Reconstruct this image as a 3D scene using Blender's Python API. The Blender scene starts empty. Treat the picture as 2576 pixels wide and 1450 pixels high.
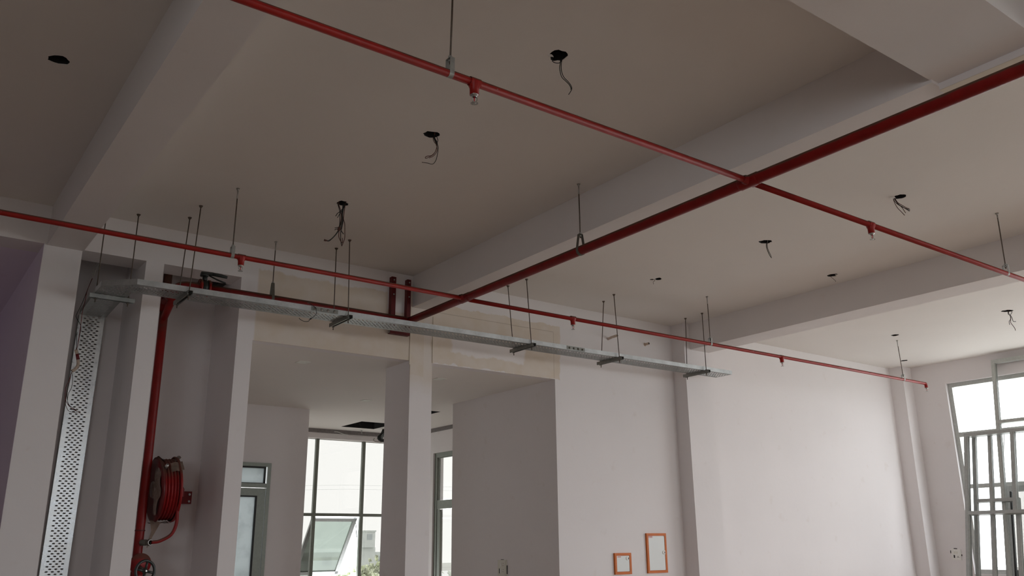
import bpy, bmesh, math, random
from mathutils import Vector, Matrix
from mathutils.noise import noise as mnoise

sc = bpy.context.scene
random.seed(7)

# ---------------------------------------------------------------- camera
R0 = ((0.8058709, -0.5920195, -0.0092221), (0.1617261, 0.2350751, -0.9584281), (0.569576, 0.7708778, 0.2851852))
cam_d = bpy.data.cameras.new('camera')
cam_d.sensor_width = 36.0
cam_d.lens = 36.0 * 2159.75 / 2576.0
cam_d.clip_end = 600
cam = bpy.data.objects.new('camera', cam_d)
sc.collection.objects.link(cam)
m = Matrix.Identity(4)
for r in range(3):
    m[r][0] = R0[0][r]
    m[r][1] = -R0[1][r]
    m[r][2] = -R0[2][r]
m[2][3] = 1.6
cam.matrix_world = m
sc.camera = cam

# ---------------------------------------------------------------- sky, exposure
world = bpy.data.worlds.new('overcast_sky')
sc.world = world
world.use_nodes = True
bg = world.node_tree.nodes['Background']
bg.inputs[0].default_value = (0.93, 0.965, 1.0, 1)
bg.inputs[1].default_value = 5.4
vs = sc.view_settings
vs.view_transform = 'Standard'
vs.look = 'None'
vs.gamma = 1.0
vs.use_curve_mapping = False
vs.exposure = 0.13
sc.cycles.max_bounces = 14
sc.cycles.diffuse_bounces = 8
sc.cycles.transparent_max_bounces = 16
sc.cycles.caustics_reflective = False
sc.cycles.caustics_refractive = False


def portal(name, loc, rot, sx, sy):
    """marks a window opening so that the sky's light is sampled through it (gives off nothing itself)"""
    l = bpy.data.lights.new(name, 'AREA')
    l.shape = 'RECTANGLE'
    l.size, l.size_y = sx, sy
    l.cycles.is_portal = True
    o = bpy.data.objects.new(name, l)
    o.location, o.rotation_euler = loc, rot
    sc.collection.objects.link(o)


H = math.pi / 2
# window openings: end wall, rear wall behind the camera, back room
EW = (-1.4, 7.03, 1.08, 4.05)        # end wall window: y0, y1, z0, z1
RW = [(3.05, 3.8, 0.9, 4.2), (7.3, 8.2, 0.9, 3.9), (9.3, 13.3, 0.9, 3.9)]   # rear wall windows: x0, x1, z0, z1
LW = (-4.6, -0.6, 2.3, 4.1)         # unseen left wall window added to light the beam sides: y0, y1, z0, z1
portal('skylight_end', (14.32, (EW[0] + EW[1]) / 2, (EW[2] + EW[3]) / 2), (0, H, 0), EW[3] - EW[2], EW[1] - EW[0])
for x0, x1, z0, z1 in RW:
    portal('skylight_rear', ((x0 + x1) / 2, -5.28, (z0 + z1) / 2), (H, 0, 0), x1 - x0, z1 - z0)
portal('skylight_left', (-4.28, (LW[0] + LW[1]) / 2, (LW[2] + LW[3]) / 2), (0, -H, 0), LW[3] - LW[2], LW[1] - LW[0])
portal('skylight_back_room', (6.25, 13.8, 1.8), (-H, 0, 0), 2.55, 2.95)
portal('skylight_back_side', (7.8, 11.85, 1.85), (0, H, 0), 2.4, 1.3)


# ---------------------------------------------------------------- materials
def nt(name):
    mt = bpy.data.materials.new(name)
    mt.use_nodes = True
    t = mt.node_tree
    return mt, t, t.nodes['Principled BSDF']


def N(t, typ, **kw):
    n = t.nodes.new(typ)
    for k, v in kw.items():
        setattr(n, k, v)
    return n


def mth(t, op, a, b=None, c=None, clamp=False):
    n = N(t, 'ShaderNodeMath', operation=op)
    n.use_clamp = clamp
    for i, v in enumerate((a, b, c)):
        if v is None:
            continue
        if isinstance(v, (int, float)):
            n.inputs[i].default_value = v
        else:
            t.links.new(v, n.inputs[i])
    return n.outputs[0]


def mixc(t, f, a, b):
    n = N(t, 'ShaderNodeMix', data_type='RGBA')
    for s, v in ((n.inputs[0], f), (n.inputs[6], a), (n.inputs[7], b)):
        if isinstance(v, (int, float)):
            s.default_value = v
        elif isinstance(v, tuple):
            s.default_value = (*v, 1)
        else:
            t.links.new(v, s)
    return n.outputs[2]


def noise(t, vec, scale, detail=3, rough=0.55):
    n = N(t, 'ShaderNodeTexNoise')
    n.inputs['Scale'].default_value = scale
    n.inputs['Detail'].default_value = detail
    n.inputs['Roughness'].default_value = rough
    t.links.new(vec, n.inputs['Vector'])
    return n.outputs[0]


def smooth(t, v, a, b):
    n = N(t, 'ShaderNodeMapRange', interpolation_type='SMOOTHSTEP')
    t.links.new(v, n.inputs[0])
    n.inputs[1].default_value, n.inputs[2].default_value = a, b
    return n.outputs[0]


def bump(t, b, h, strength, dist):
    n = N(t, 'ShaderNodeBump')
    n.inputs['Strength'].default_value = strength
    n.inputs['Distance'].default_value = dist
    t.links.new(h, n.inputs['Height'])
    t.links.new(n.outputs[0], b.inputs['Normal'])


def paint(name, col, dirt=(0.55, 0.45, 0.36), patches=False, amount=0.16, rough=0.75):
    """matt wall paint over hand-trowelled plaster: faint roller mottling, smudges, and new-plaster patches"""
    mt, t, b = nt(name)
    g = N(t, 'ShaderNodeNewGeometry').outputs['Position']
    n1 = noise(t, g, 0.9, 4)
    n2 = noise(t, g, 5.0, 3)
    c = mixc(t, mth(t, 'MULTIPLY', smooth(t, n1, 0.35, 0.75), 0.35), col, tuple(x * 0.93 for x in col))
    c = mixc(t, mth(t, 'MULTIPLY', smooth(t, n2, 0.62, 0.8), amount), c, dirt)
    if patches:
        s = N(t, 'ShaderNodeSeparateXYZ')
        t.links.new(g, s.inputs[0])
        nz = noise(t, g, 3.3, 5, 0.7)
        off = mth(t, 'MULTIPLY', mth(t, 'SUBTRACT', nz, 0.5), 0.16)
        x = mth(t, 'ADD', s.outputs[0], off)
        z = mth(t, 'ADD', s.outputs[2], off)
        xr, zr = s.outputs[0], s.outputs[2]
        front = mth(t, 'LESS_THAN', s.outputs[1], 7.83)

        def rng(v, a, b_, e=0.012):
            return mth(t, 'MULTIPLY', smooth(t, v, a - e, a + e), mth(t, 'SUBTRACT', 1.0, smooth(t, v, b_ - e, b_ + e)))
        left = mth(t, 'MULTIPLY', rng(xr, 2.735, 4.14), rng(z, 3.44, 4.17))
        left2 = mth(t, 'MULTIPLY', rng(xr, 4.13, 4.60), rng(z, 3.30, 3.98))
        colm = mth(t, 'MULTIPLY', rng(xr, 4.40, 4.71), rng(z, 3.20, 4.3, 0.12))
        right = mth(t, 'MULTIPLY', rng(x, 4.69, 6.49), rng(z, 3.47, 4.12, 0.006))
        right = mth(t, 'MULTIPLY', right, mth(t, 'LESS_THAN', xr, 6.50))
        inner = mth(t, 'MULTIPLY', rng(x, 4.93, 5.95), rng(z, 3.6, 3.79))
        right = mth(t, 'MULTIPLY', right, mth(t, 'SUBTRACT', 1.0, mth(t, 'MULTIPLY', inner, 0.85)))
        m_ = mth(t, 'MAXIMUM', mth(t, 'MAXIMUM', left, left2), mth(t, 'MAXIMUM', right, mth(t, 'MULTIPLY', colm, 0.7)))
        m_ = mth(t, 'MULTIPLY', m_, front, clamp=True)
        zc = mth(t, 'ADD', zr, mth(t, 'MULTIPLY', off, 0.12))
        xc = mth(t, 'ADD', xr, mth(t, 'MULTIPLY', off, 0.12))
        crack = mth(t, 'MULTIPLY', rng(xr, 4.76, 6.39), rng(zc, 4.036, 4.044, 0.004))
        crack = mth(t, 'MAXIMUM', crack, mth(t, 'MULTIPLY', rng(zr, 3.47, 4.04), rng(xc, 6.386, 6.393, 0.004)))
        crack = mth(t, 'MULTIPLY', mth(t, 'MULTIPLY', crack, front), mth(t, 'ADD', 0.2, mth(t, 'MULTIPLY', nz, 0.5)), clamp=True)
        m_ = mth(t, 'MULTIPLY', m_, mth(t, 'ADD', 0.72, mth(t, 'MULTIPLY', smooth(t, n2, 0.3, 0.7), 0.28)))
        c = mixc(t, m_, c, (0.69, 0.60, 0.50))
        c = mixc(t, crack, c, (0.30, 0.22, 0.16))
    t.links.new(c, b.inputs['Base Color'])
    b.inputs['Roughness'].default_value = rough
    b.inputs['Specular IOR Level'].default_value = 0.25
    bump(t, b, noise(t, g, 2.2, 6, 0.6), 0.25, 0.02)
    return mt


def plain(name, col, rough=0.5, metal=0.0, var=0.1, scale=30.0, spec=0.5, coat=0.0):
    mt, t, b = nt(name)
    g = N(t, 'ShaderNodeNewGeometry').outputs['Position']
    n1 = noise(t, g, scale, 4)
    c = mixc(t, smooth(t, n1, 0.3, 0.7), tuple(x * (1 - var) for x in col), tuple(min(1, x * (1 + var)) for x in col))
    t.links.new(c, b.inputs['Base Color'])
    b.inputs['Roughness'].default_value = rough
    b.inputs['Metallic'].default_value = metal
    b.inputs['Specular IOR Level'].default_value = spec
    b.inputs['Coat Weight'].default_value = coat
    return mt


def red_paint(name, col, dusty=0.85):
    """gloss enamel on steel pipe with brown dust lying on whatever faces up, and chips"""
    mt, t, b = nt(name)
    gn = N(t, 'ShaderNodeNewGeometry')
    g = gn.outputs['Position']
    s = N(t, 'ShaderNodeSeparateXYZ')
    t.links.new(gn.outputs['Normal'], s.inputs[0])
    n1 = noise(t, g, 9.0, 5)
    up = smooth(t, mth(t, 'ADD', s.outputs[2], mth(t, 'MULTIPLY', mth(t, 'SUBTRACT', n1, 0.5), 0.5)), 0.12, 0.5)
    c = mixc(t, smooth(t, n1, 0.35, 0.7), col, tuple(x * 0.8 for x in col))
    c = mixc(t, mth(t, 'MULTIPLY', up, dusty), c, (0.085, 0.062, 0.042))
    ch = smooth(t, noise(t, g, 42.0, 2), 0.76, 0.79)
    c = mixc(t, mth(t, 'MULTIPLY', ch, 0.5), c, (0.5, 0.4, 0.35))
    t.links.new(c, b.inputs['Base Color'])
    b.inputs['Specular IOR Level'].default_value = 0.3
    r = mth(t, 'ADD', 0.42, mth(t, 'MULTIPLY', up, 0.5))
    t.links.new(r, b.inputs['Roughness'])
    return mt


def galv(name, col, rough=0.38):
    """hot-dip galvanised sheet with spangle and rub marks"""
    mt, t, b = nt(name)
    g = N(t, 'ShaderNodeNewGeometry').outputs['Position']
    v = N(t, 'ShaderNodeTexVoronoi')
    v.inputs['Scale'].default_value = 45
    t.links.new(g, v.inputs['Vector'])
    n1 = noise(t, g, 7.0, 5, 0.65)
    f = mth(t, 'ADD', mth(t, 'MULTIPLY', v.outputs['Color'], 0.12), mth(t, 'MULTIPLY', n1, 0.88))
    c = mixc(t, smooth(t, f, 0.25, 0.75), tuple(x * 0.78 for x in col), tuple(min(1, x * 1.12) for x in col))
    t.links.new(c, b.inputs['Base Color'])
    b.inputs['Metallic'].default_value = 0.85
    r = mth(t, 'ADD', rough - 0.08, mth(t, 'MULTIPLY', f, 0.2))
    t.links.new(r, b.inputs['Roughness'])
    return mt


def glass(name, tint=(0.93, 0.95, 0.93), film=0.0, palecol=(0.6, 0.63, 0.6)):
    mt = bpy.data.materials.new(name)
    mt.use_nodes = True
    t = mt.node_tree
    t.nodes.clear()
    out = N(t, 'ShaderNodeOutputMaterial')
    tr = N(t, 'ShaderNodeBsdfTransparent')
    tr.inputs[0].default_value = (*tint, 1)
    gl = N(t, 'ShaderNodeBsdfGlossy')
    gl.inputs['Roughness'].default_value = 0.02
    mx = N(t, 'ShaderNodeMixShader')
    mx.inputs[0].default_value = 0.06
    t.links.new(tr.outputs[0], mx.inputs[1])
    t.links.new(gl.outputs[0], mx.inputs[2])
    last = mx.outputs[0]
    if film:  # diffuse layer that imitates pale reflections on the pane
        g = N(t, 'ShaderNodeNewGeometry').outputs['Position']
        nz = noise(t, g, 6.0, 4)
        col = mixc(t, smooth(t, nz, 0.4, 0.65), palecol, tuple(x * 0.85 for x in palecol))
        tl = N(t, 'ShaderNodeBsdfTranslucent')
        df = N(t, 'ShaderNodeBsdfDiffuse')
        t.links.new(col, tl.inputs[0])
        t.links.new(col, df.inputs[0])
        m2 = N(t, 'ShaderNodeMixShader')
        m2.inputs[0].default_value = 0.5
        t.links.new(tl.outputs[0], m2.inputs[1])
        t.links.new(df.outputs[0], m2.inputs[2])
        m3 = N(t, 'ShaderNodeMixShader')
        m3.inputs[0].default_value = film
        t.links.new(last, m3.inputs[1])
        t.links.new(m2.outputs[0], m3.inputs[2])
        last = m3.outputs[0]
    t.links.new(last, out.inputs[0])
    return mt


M = {}
M['wall'] = paint('wall_paint', (0.80, 0.765, 0.765))
M['wall_patched'] = paint('wall_paint_patched', (0.80, 0.765, 0.765), patches=True)
M['lilac'] = paint('lilac_wall_paint', (0.82, 0.745, 0.85))
M['ceiling'] = paint('ceiling_paint', (0.80, 0.765, 0.73), amount=0.05)
M['beam'] = paint('beam_paint', (0.80, 0.765, 0.755), amount=0.08)
M['cream'] = paint('bare_cream_plaster', (0.72, 0.65, 0.55))
M['void'] = plain('dark_ceiling_void', (0.03, 0.03, 0.03), 0.9)  # near-black base colour deepens the shade inside the holes
M['floor'] = plain('dusty_tile_floor', (0.46, 0.375, 0.31), 0.6, scale=1.5)
M['cement'] = plain('bare_cement_plaster', (0.33, 0.315, 0.30), 0.9, scale=2)
M['plaster'] = plain('white_broken_plaster', (0.8, 0.78, 0.75), 0.9)
M['red'] = red_paint('red_pipe_enamel', (0.22, 0.005, 0.004))
M['red_bright'] = red_paint('orange_red_pipe_enamel', (0.31, 0.009, 0.005), 0.8)
M['red_dark'] = red_paint('dark_red_enamel', (0.11, 0.006, 0.007), 0.6)
M['red_hose'] = red_paint('red_hose_reel_enamel', (0.26, 0.008, 0.009), 0.7)
M['galv'] = galv('galvanised_sheet', (0.36, 0.375, 0.365), 0.45)
M['galv_mid'] = galv('galvanised_flange', (0.50, 0.52, 0.52), 0.42)
M['galv_bright'] = galv('galvanised_sheet_lit', (0.86, 0.91, 0.96), 0.27)  # base colour raised to carry the sky's reflection on the vertical tray
M['strut'] = galv('dull_galvanised_strut', (0.27, 0.27, 0.25), 0.5)
M['rod'] = plain('rusty_threaded_rod', (0.13, 0.10, 0.08), 0.6, 0.5)
M['steel'] = plain('plain_steel', (0.45, 0.44, 0.42), 0.35, 0.9)
M['clamp'] = plain('grey_steel_clamp', (0.34, 0.34, 0.32), 0.5, 0.5)
M['clamp_dark'] = plain('dark_steel_clamp', (0.13, 0.12, 0.10), 0.5, 0.4)
M['wire'] = plain('black_wire', (0.012, 0.014, 0.013), 0.45)
M['wire_brown'] = plain('brown_wire', (0.09, 0.03, 0.02), 0.5)
M['wire_red'] = plain('red_wire', (0.20, 0.015, 0.02), 0.45)
M['wire_white'] = plain('white_wire', (0.45, 0.42, 0.38), 0.5)
M['black'] = plain('black_enamel', (0.02, 0.022, 0.02), 0.4)
M['bulb'] = plain('red_glass_bulb', (0.6, 0.01, 0.03), 0.15)
M['pvc'] = plain('beige_pvc', (0.58, 0.47, 0.38), 0.5)
M['pvc_dark'] = plain('pipe_bore', (0.03, 0.025, 0.02), 0.8)
M['alu'] = plain('grey_green_aluminium', (0.20, 0.215, 0.185), 0.42, 0.3, 0.05)
M['alu_light'] = plain('grey_aluminium', (0.46, 0.475, 0.45), 0.4, 0.4, 0.06)
M['alu_mid'] = plain('mid_grey_aluminium', (0.37, 0.38, 0.37), 0.4, 0.4, 0.06)
M['gasket'] = plain('black_gasket', (0.012, 0.012, 0.012), 0.6)
M['orange'] = plain('orange_enamel', (0.58, 0.135, 0.012), 0.45, 0, 0.05, 8, 0.3)
M['panel_white'] = plain('pale_grey_enamel', (0.70, 0.72, 0.70), 0.35, 0, 0.02, 4)
M['switch'] = plain('ivory_plastic', (0.70, 0.68, 0.60), 0.4, 0, 0.03)
M['switch_white'] = plain('white_plastic', (0.80, 0.79, 0.75), 0.4, 0, 0.03)
M['sticker'] = plain('red_sticker_ink', (0.65, 0.06, 0.05), 0.5)
M['film'] = plain('brown_plastic_wrap', (0.20, 0.14, 0.11), 0.25, 0, 0.25, 14)
M['light'] = plain('unlit_diffuser', (0.72, 0.72, 0.66), 0.4, 0, 0.02)
M['glass'] = glass('tinted_glass', (0.437, 0.429, 0.412))
M['glass_clear'] = glass('very_clear_glass', (0.99, 0.99, 0.99))
M['glass_sheen'] = glass('reflecting_sash_glass', (0.42, 0.45, 0.42), 0.35, (0.24, 0.25, 0.22))  # grey-green diffuse share stands in for the open sash's reflection
M['glass_pale'] = glass('pale_reflection_glass', (0.5, 0.55, 0.55), 0.85, (0.50, 0.53, 0.53))  # pale diffuse coat stands in for reflections in the door panes
M['slot_grey'] = plain('grey_cornice', (0.22, 0.20, 0.20), 0.8)
M['ground'] = plain('hazy_ground', (0.58, 0.58, 0.55), 0.9, 0, 0.05, 0.05)  # haze put into the colour; kept pale to bounce sky light onto ceilings
M['concrete'] = plain('hazy_concrete', (0.64, 0.68, 0.66), 0.9, 0, 0.06, 0.4)  # lightened so the base colour carries the distance haze
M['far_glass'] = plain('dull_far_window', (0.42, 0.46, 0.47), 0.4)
M['leaves'] = plain('hazy_foliage', (0.60, 0.64, 0.48), 0.9, 0, 0.45, 2.2)  # leaf colour paled to hold the haze of the air
M['bark'] = plain('hazy_bark', (0.2, 0.17, 0.13), 0.9)


# ---------------------------------------------------------------- mesh helpers
class MB:
    def __init__(s):
        s.v, s.f, s.sm = [], [], []

    def add(s, vs_, fs_, smooth_=False):
        o = len(s.v)
        s.v += [tuple(p) for p in vs_]
        s.f += [tuple(i + o for i in f) for f in fs_]
        s.sm += [smooth_] * len(fs_)
        return s

    def box(s, a, b):
        x0, y0, z0 = (min(a[i], b[i]) for i in range(3))
        x1, y1, z1 = (max(a[i], b[i]) for i in range(3))
        return s.add([(x0, y0, z0), (x1, y0, z0), (x1, y1, z0), (x0, y1, z0), (x0, y0, z1), (x1, y0, z1), (x1, y1, z1), (x0, y1, z1)],
                     [(3, 2, 1, 0), (4, 5, 6, 7), (0, 1, 5, 4), (1, 2, 6, 5), (2, 3, 7, 6), (3, 0, 4, 7)])

    def obox(s, c, ax, half):
        """box with centre c, axes ax (three unit vectors) and half sizes"""
        c = Vector(c)
        u, v, w = (Vector(ax[i]) * half[i] for i in range(3))
        P = [c + u * i + v * j + w * k for k in (-1, 1) for j in (-1, 1) for i in (-1, 1)]
        return s.add(P, [(0, 2, 3, 1), (4, 5, 7, 6), (0, 1, 5, 4), (1, 3, 7, 5), (3, 2, 6, 7), (2, 0, 4, 6)])

    def bar(s, p, q, w, h, up=(0, 0, 1)):
        """rectangular bar from p to q, width w across, height h along up"""
        p, q = Vector(p), Vector(q)
        d = (q - p).normalized()
        upv = Vector(up)
        sd = d.cross(upv).normalized()
        u2 = sd.cross(d).normalized()
        return s.obox((p + q) / 2, (d, sd, u2), ((q - p).length / 2, w / 2, h / 2))

    def tube(s, pts, r, n=10, cap=True):
        pts = [Vector(p) for p in pts]
        rs = r if isinstance(r, (list, tuple)) else [r] * len(pts)
        T = []
        for i in range(len(pts)):
            a = pts[max(i - 1, 0)]
            b = pts[min(i + 1, len(pts) - 1)]
            T.append((b - a).normalized())
        ref = Vector((0, 0, 1)) if abs(T[0].z) < 0.9 else Vector((1, 0, 0))
        u = T[0].cross(ref).normalized()
        V = []
        for i, p in enumerate(pts):
            u = (u - T[i] * u.dot(T[i]))
            u = u.normalized() if u.length > 1e-6 else T[i].orthogonal().normalized()
            w = T[i].cross(u)
            for k in range(n):
                a = 2 * math.pi * k / n
                V.append(p + (u * math.cos(a) + w * math.sin(a)) * rs[i])
        F = []
        for i in range(len(pts) - 1):
            for k in range(n):
                k2 = (k + 1) % n
                F.append((i * n + k, i * n + k2, (i + 1) * n + k2, (i + 1) * n + k))
        s.add(V, F, True)
        if cap:
            o = len(s.v) - len(V)
            s.f += [tuple(o + k for k in reversed(range(n))), tuple(o + (len(pts) - 1) * n + k for k in range(n))]
            s.sm += [False, False]
        return s

    def lathe(s, prof, c, axis, n=24, smooth_=True):
        """prof: list of (distance along axis, radius)"""
        c, axis = Vector(c), Vector(axis).normalized()
        u = axis.orthogonal().normalized()
        w = axis.cross(u)
        V, F = [], []
        for h, r in prof:
            for k in range(n):
                a = 2 * math.pi * k / n
                V.append(c + axis * h + (u * math.cos(a) + w * math.sin(a)) * max(r, 1e-5))
        for i in range(len(prof) - 1):
            for k in range(n):
                k2 = (k + 1) % n
                F.append((i * n + k, i * n + k2, (i + 1) * n + k2, (i + 1) * n + k))
        return s.add(V, F, smooth_)

    def torus(s, c, axis, R, r, n=32, k=10):
        c, axis = Vector(c), Vector(axis).normalized()
        u = axis.orthogonal().normalized()
        w = axis.cross(u)
        V, F = [], []
        for i in range(n):
            a = 2 * math.pi * i / n
            d = u * math.cos(a) + w * math.sin(a)
            for j in range(k):
                b = 2 * math.pi * j / k
                V.append(c + d * (R + r * math.cos(b)) + axis * r * math.sin(b))
        for i in range(n):
            for j in range(k):
                F.append((i * k + j, ((i + 1) % n) * k + j, ((i + 1) % n) * k + (j + 1) % k, i * k + (j + 1) % k))
        return s.add(V, F, True)

    def strip(s, path, width, axis, th):
        """flat band following path (closed list not needed), extruded along axis, thickness th outwards"""
        path = [Vector(p) for p in path]
        axis = Vector(axis).normalized()
        V, F = [], []
        n = len(path)
        for i, p in enumerate(path):
            a = path[max(i - 1, 0)]
            b = path[min(i + 1, n - 1)]
            t_ = (b - a).normalized()
            o = t_.cross(axis).normalized() * th
            for q in (p - axis * width / 2, p + axis * width / 2, p + axis * width / 2 + o, p - axis * width / 2 + o):
                V.append(q)
        for i in range(n - 1):
            for k in range(4):
                k2 = (k + 1) % 4
                F.append((i * 4 + k, (i + 1) * 4 + k, (i + 1) * 4 + k2, i * 4 + k2))
        F += [(0, 1, 2, 3), tuple((n - 1) * 4 + k for k in (3, 2, 1, 0))]
        return s.add(V, F)

    def build(s, name, mat, parent=None, origin=None):
        o0 = Vector(origin) if origin else Vector((0, 0, 0))
        if parent is not None and origin is None:
            o0 = Vector(parent.get('_o', (0, 0, 0)))
        me = bpy.data.meshes.new(name)
        me.from_pydata([tuple(Vector(p) - o0) for p in s.v], [], s.f)
        me.polygons.foreach_set('use_smooth', s.sm)
        me.update()
        bm = bmesh.new()
        bm.from_mesh(me)
        bmesh.ops.recalc_face_normals(bm, faces=bm.faces)
        bm.to_mesh(me)
        bm.free()
        me.materials.append(M[mat])
        o = bpy.data.objects.new(name, me)
        sc.collection.objects.link(o)
        if parent is not None:
            o.parent = parent
        else:
            o.location = o0
        return o


def tag(o, label, cat, group=None, kind=None):
    o['label'] = label
    if cat:
        o['category'] = cat
    if group:
        o['group'] = group
    if kind:
        o['kind'] = kind
    return o


ORIG = {}


def thing(name, label, cat, loc, group=None):
    o = bpy.data.objects.new(name, None)
    o.empty_display_size = 0.05
    sc.collection.objects.link(o)
    o.location = loc
    ORIG[o.name] = Vector(loc)
    return tag(o, label, cat, group)


def part(mb, name, mat, parent, label=None):
    """mesh given in world coordinates, made a child of thing or part"""
    top = parent
    while top.parent:
        top = top.parent
    o = mb.build(name, mat, None, None)
    base = ORIG.get(top.name, Vector(top.location))
    if parent is top:
        o.data.transform(Matrix.Translation(-base))
    else:
        o.data.transform(Matrix.Translation(-base))
    o.parent = parent
    if label:
        o['label'] = label
    return o


def struct(mb, name, mat, label=None):
    o = mb.build(name, mat)
    o['kind'] = 'structure'
    if label:
        o['label'] = label
    return o


def sheet(outer, holes, z, up=False):
    """flat polygon with holes at height z (all lists of (x, y))"""
    bm = bmesh.new()
    edges = []
    for loop in [outer] + holes:
        vs_ = [bm.verts.new((x, y, z)) for x, y in loop]
        for i in range(len(vs_)):
            edges.append(bm.edges.new((vs_[i], vs_[(i + 1) % len(vs_)])))
    bmesh.ops.triangle_fill(bm, use_beauty=True, use_dissolve=False, edges=edges)
    bm.verts.ensure_lookup_table()
    vs2 = [tuple(v.co) for v in bm.verts]
    idx = {v: i for i, v in enumerate(bm.verts)}
    fs2 = [tuple(idx[v] for v in f.verts) for f in bm.faces]
    bm.free()
    return vs2, fs2


def perf(mb, o, u, v, length, width, pitch=0.021, cell=0.047, sv=0.0122, su=0.0062, margin=None, start=0, solid=()):
    """perforated sheet: origin o, along u, across v. Staggered rows of rounded slots cut right through"""
    o, u, v = Vector(o), Vector(u).normalized(), Vector(v).normalized()
    n = int(length / pitch)
    ncell = int((width - 0.06) / cell)
    half = (width - ncell * cell) / 2
    P = lambda a, b: o + u * a + v * b
    V, F = [], []

    def quad(a0, b0, a1, b1):
        k = len(V)
        V.extend([P(a0, b0), P(a1, b0), P(a1, b1), P(a0, b1)])
        F.append((k, k + 1, k + 2, k + 3))
    for i in range(n):
        a0, a1 = i * pitch, (i + 1) * pitch
        off = 0 if i % 2 else cell / 2
        b0 = half - cell * 0.25 + off
        if any(s0 <= a0 <= s1 for s0, s1 in solid):
            quad(a0, 0, a1, width)
            continue
        quad(a0, 0, a1, b0)
        for j in range(ncell):
            c0, c1 = b0 + j * cell, b0 + (j + 1) * cell
            am, cm = (a0 + a1) / 2, (c0 + c1) / 2
            k = len(V)
            out = [(a0, c0), (am, c0), (a1, c0), (a1, cm), (a1, c1), (am, c1), (a0, c1), (a0, cm)]
            inn = [(am - su * 0.75, cm - sv * 0.8), (am, cm - sv), (am + su * 0.75, cm - sv * 0.8), (am + su, cm),
                   (am + su * 0.75, cm + sv * 0.8), (am, cm + sv), (am - su * 0.75, cm + sv * 0.8), (am - su, cm)]
            V.extend([P(*q) for q in out] + [P(*q) for q in inn])
            for q in range(8):
                q2 = (q + 1) % 8
                F.append((k + q, k + q2, k + 8 + q2, k + 8 + q))
        quad(a0, b0 + ncell * cell, a1, width)
    if n * pitch < length:
        quad(n * pitch, 0, length, width)
    return mb.add(V, F)


def curve_pts(pts, sub=4):
    """Catmull-Rom through the points"""
    P = [Vector(p) for p in pts]
    if len(P) < 3:
        return P
    Q = [P[0] * 2 - P[1]] + P + [P[-1] * 2 - P[-2]]
    out = []
    for i in range(1, len(Q) - 2):
        for k in range(sub):
            t_ = k / sub
            a, b, c, d = Q[i - 1], Q[i], Q[i + 1], Q[i + 2]
            out.append(0.5 * ((2 * b) + (c - a) * t_ + (2 * a - 5 * b + 4 * c - d) * t_ ** 2 + (3 * b - a - 3 * c + d) * t_ ** 3))
    out.append(P[-1])
    return out


# ================================================================ THE ROOM
CEIL = 4.4
YW = 7.82          # front of the long wall
TOP = 4.75

fl = MB().box((-4.3, -5.3, -0.2), (14.3, 13.75, 0))
struct(fl, 'floor', 'floor', 'dusty tiled floor below the picture')

# ragged holes cut for lamps in the plasterboard ceiling: centre, half length, half width, seed
HOLES = [(0.518, 5.248, .057, .045, 1), (2.93, 3.478, .052, .05, 2), (2.849, 4.801, .058, .045, 3), (2.898, 6.343, .047, .05, 4),
         (6.725, 6.365, .036, .04, 5), (6.696, 4.894, .062, .045, 6), (8.215, 5.168, .055, .045, 7), (6.70, 3.50, .045, .045, 8),
         (11.446, 4.8, .072, .05, 9), (11.506, 6.375, .05, .05, 10), (13.335, 7.294, .05, .05, 11), (6.68, 6.42, .022, .02, 12)]
loops = []
for cx, cy, a, b, sd in HOLES:
    a, b = a * 1.08, b * 1.22
    rr = random.Random(sd * 13)
    lp = []
    ang = -0.63       # roughly along the lamp rows
    for k in range(16):
        t_ = 2 * math.pi * k / 16
        f = 1 + rr.uniform(-0.16, 0.13)
        x, y = a * f * math.cos(t_), b * f * math.sin(t_)
        lp.append((cx + x * math.cos(ang) - y * math.sin(ang), cy + x * math.sin(ang) + y * math.cos(ang)))
    loops.append(lp)
cm = MB()
V_, F_ = sheet([(-4, -5), (14.03, -5), (14.03, YW), (-4, YW)], loops, CEIL)
cm.add(V_, F_)
for lp in loops:
    n = len(lp)
    vv = [(x, y, CEIL) for x, y in lp] + [(x, y, CEIL + 0.004) for x, y in lp]
    cm.add(vv, [(i, (i + 1) % n, n + (i + 1) % n, n + i) for i in range(n)])
struct(cm, 'ceiling', 'ceiling', 'painted plasterboard ceiling with ragged lamp holes')
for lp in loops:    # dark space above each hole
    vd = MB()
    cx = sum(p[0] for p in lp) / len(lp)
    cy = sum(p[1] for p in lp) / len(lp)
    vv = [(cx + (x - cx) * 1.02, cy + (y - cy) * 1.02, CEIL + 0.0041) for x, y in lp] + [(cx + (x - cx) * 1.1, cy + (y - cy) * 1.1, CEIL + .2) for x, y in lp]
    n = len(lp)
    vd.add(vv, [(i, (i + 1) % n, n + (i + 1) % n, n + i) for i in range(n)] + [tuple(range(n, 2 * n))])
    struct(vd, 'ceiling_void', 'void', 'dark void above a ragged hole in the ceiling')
struct(MB().box((-4.3, -5.3, TOP), (14.3, 9.0, TOP + .1)), 'trim_2', 'void', 'slab above the ceiling')

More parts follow.
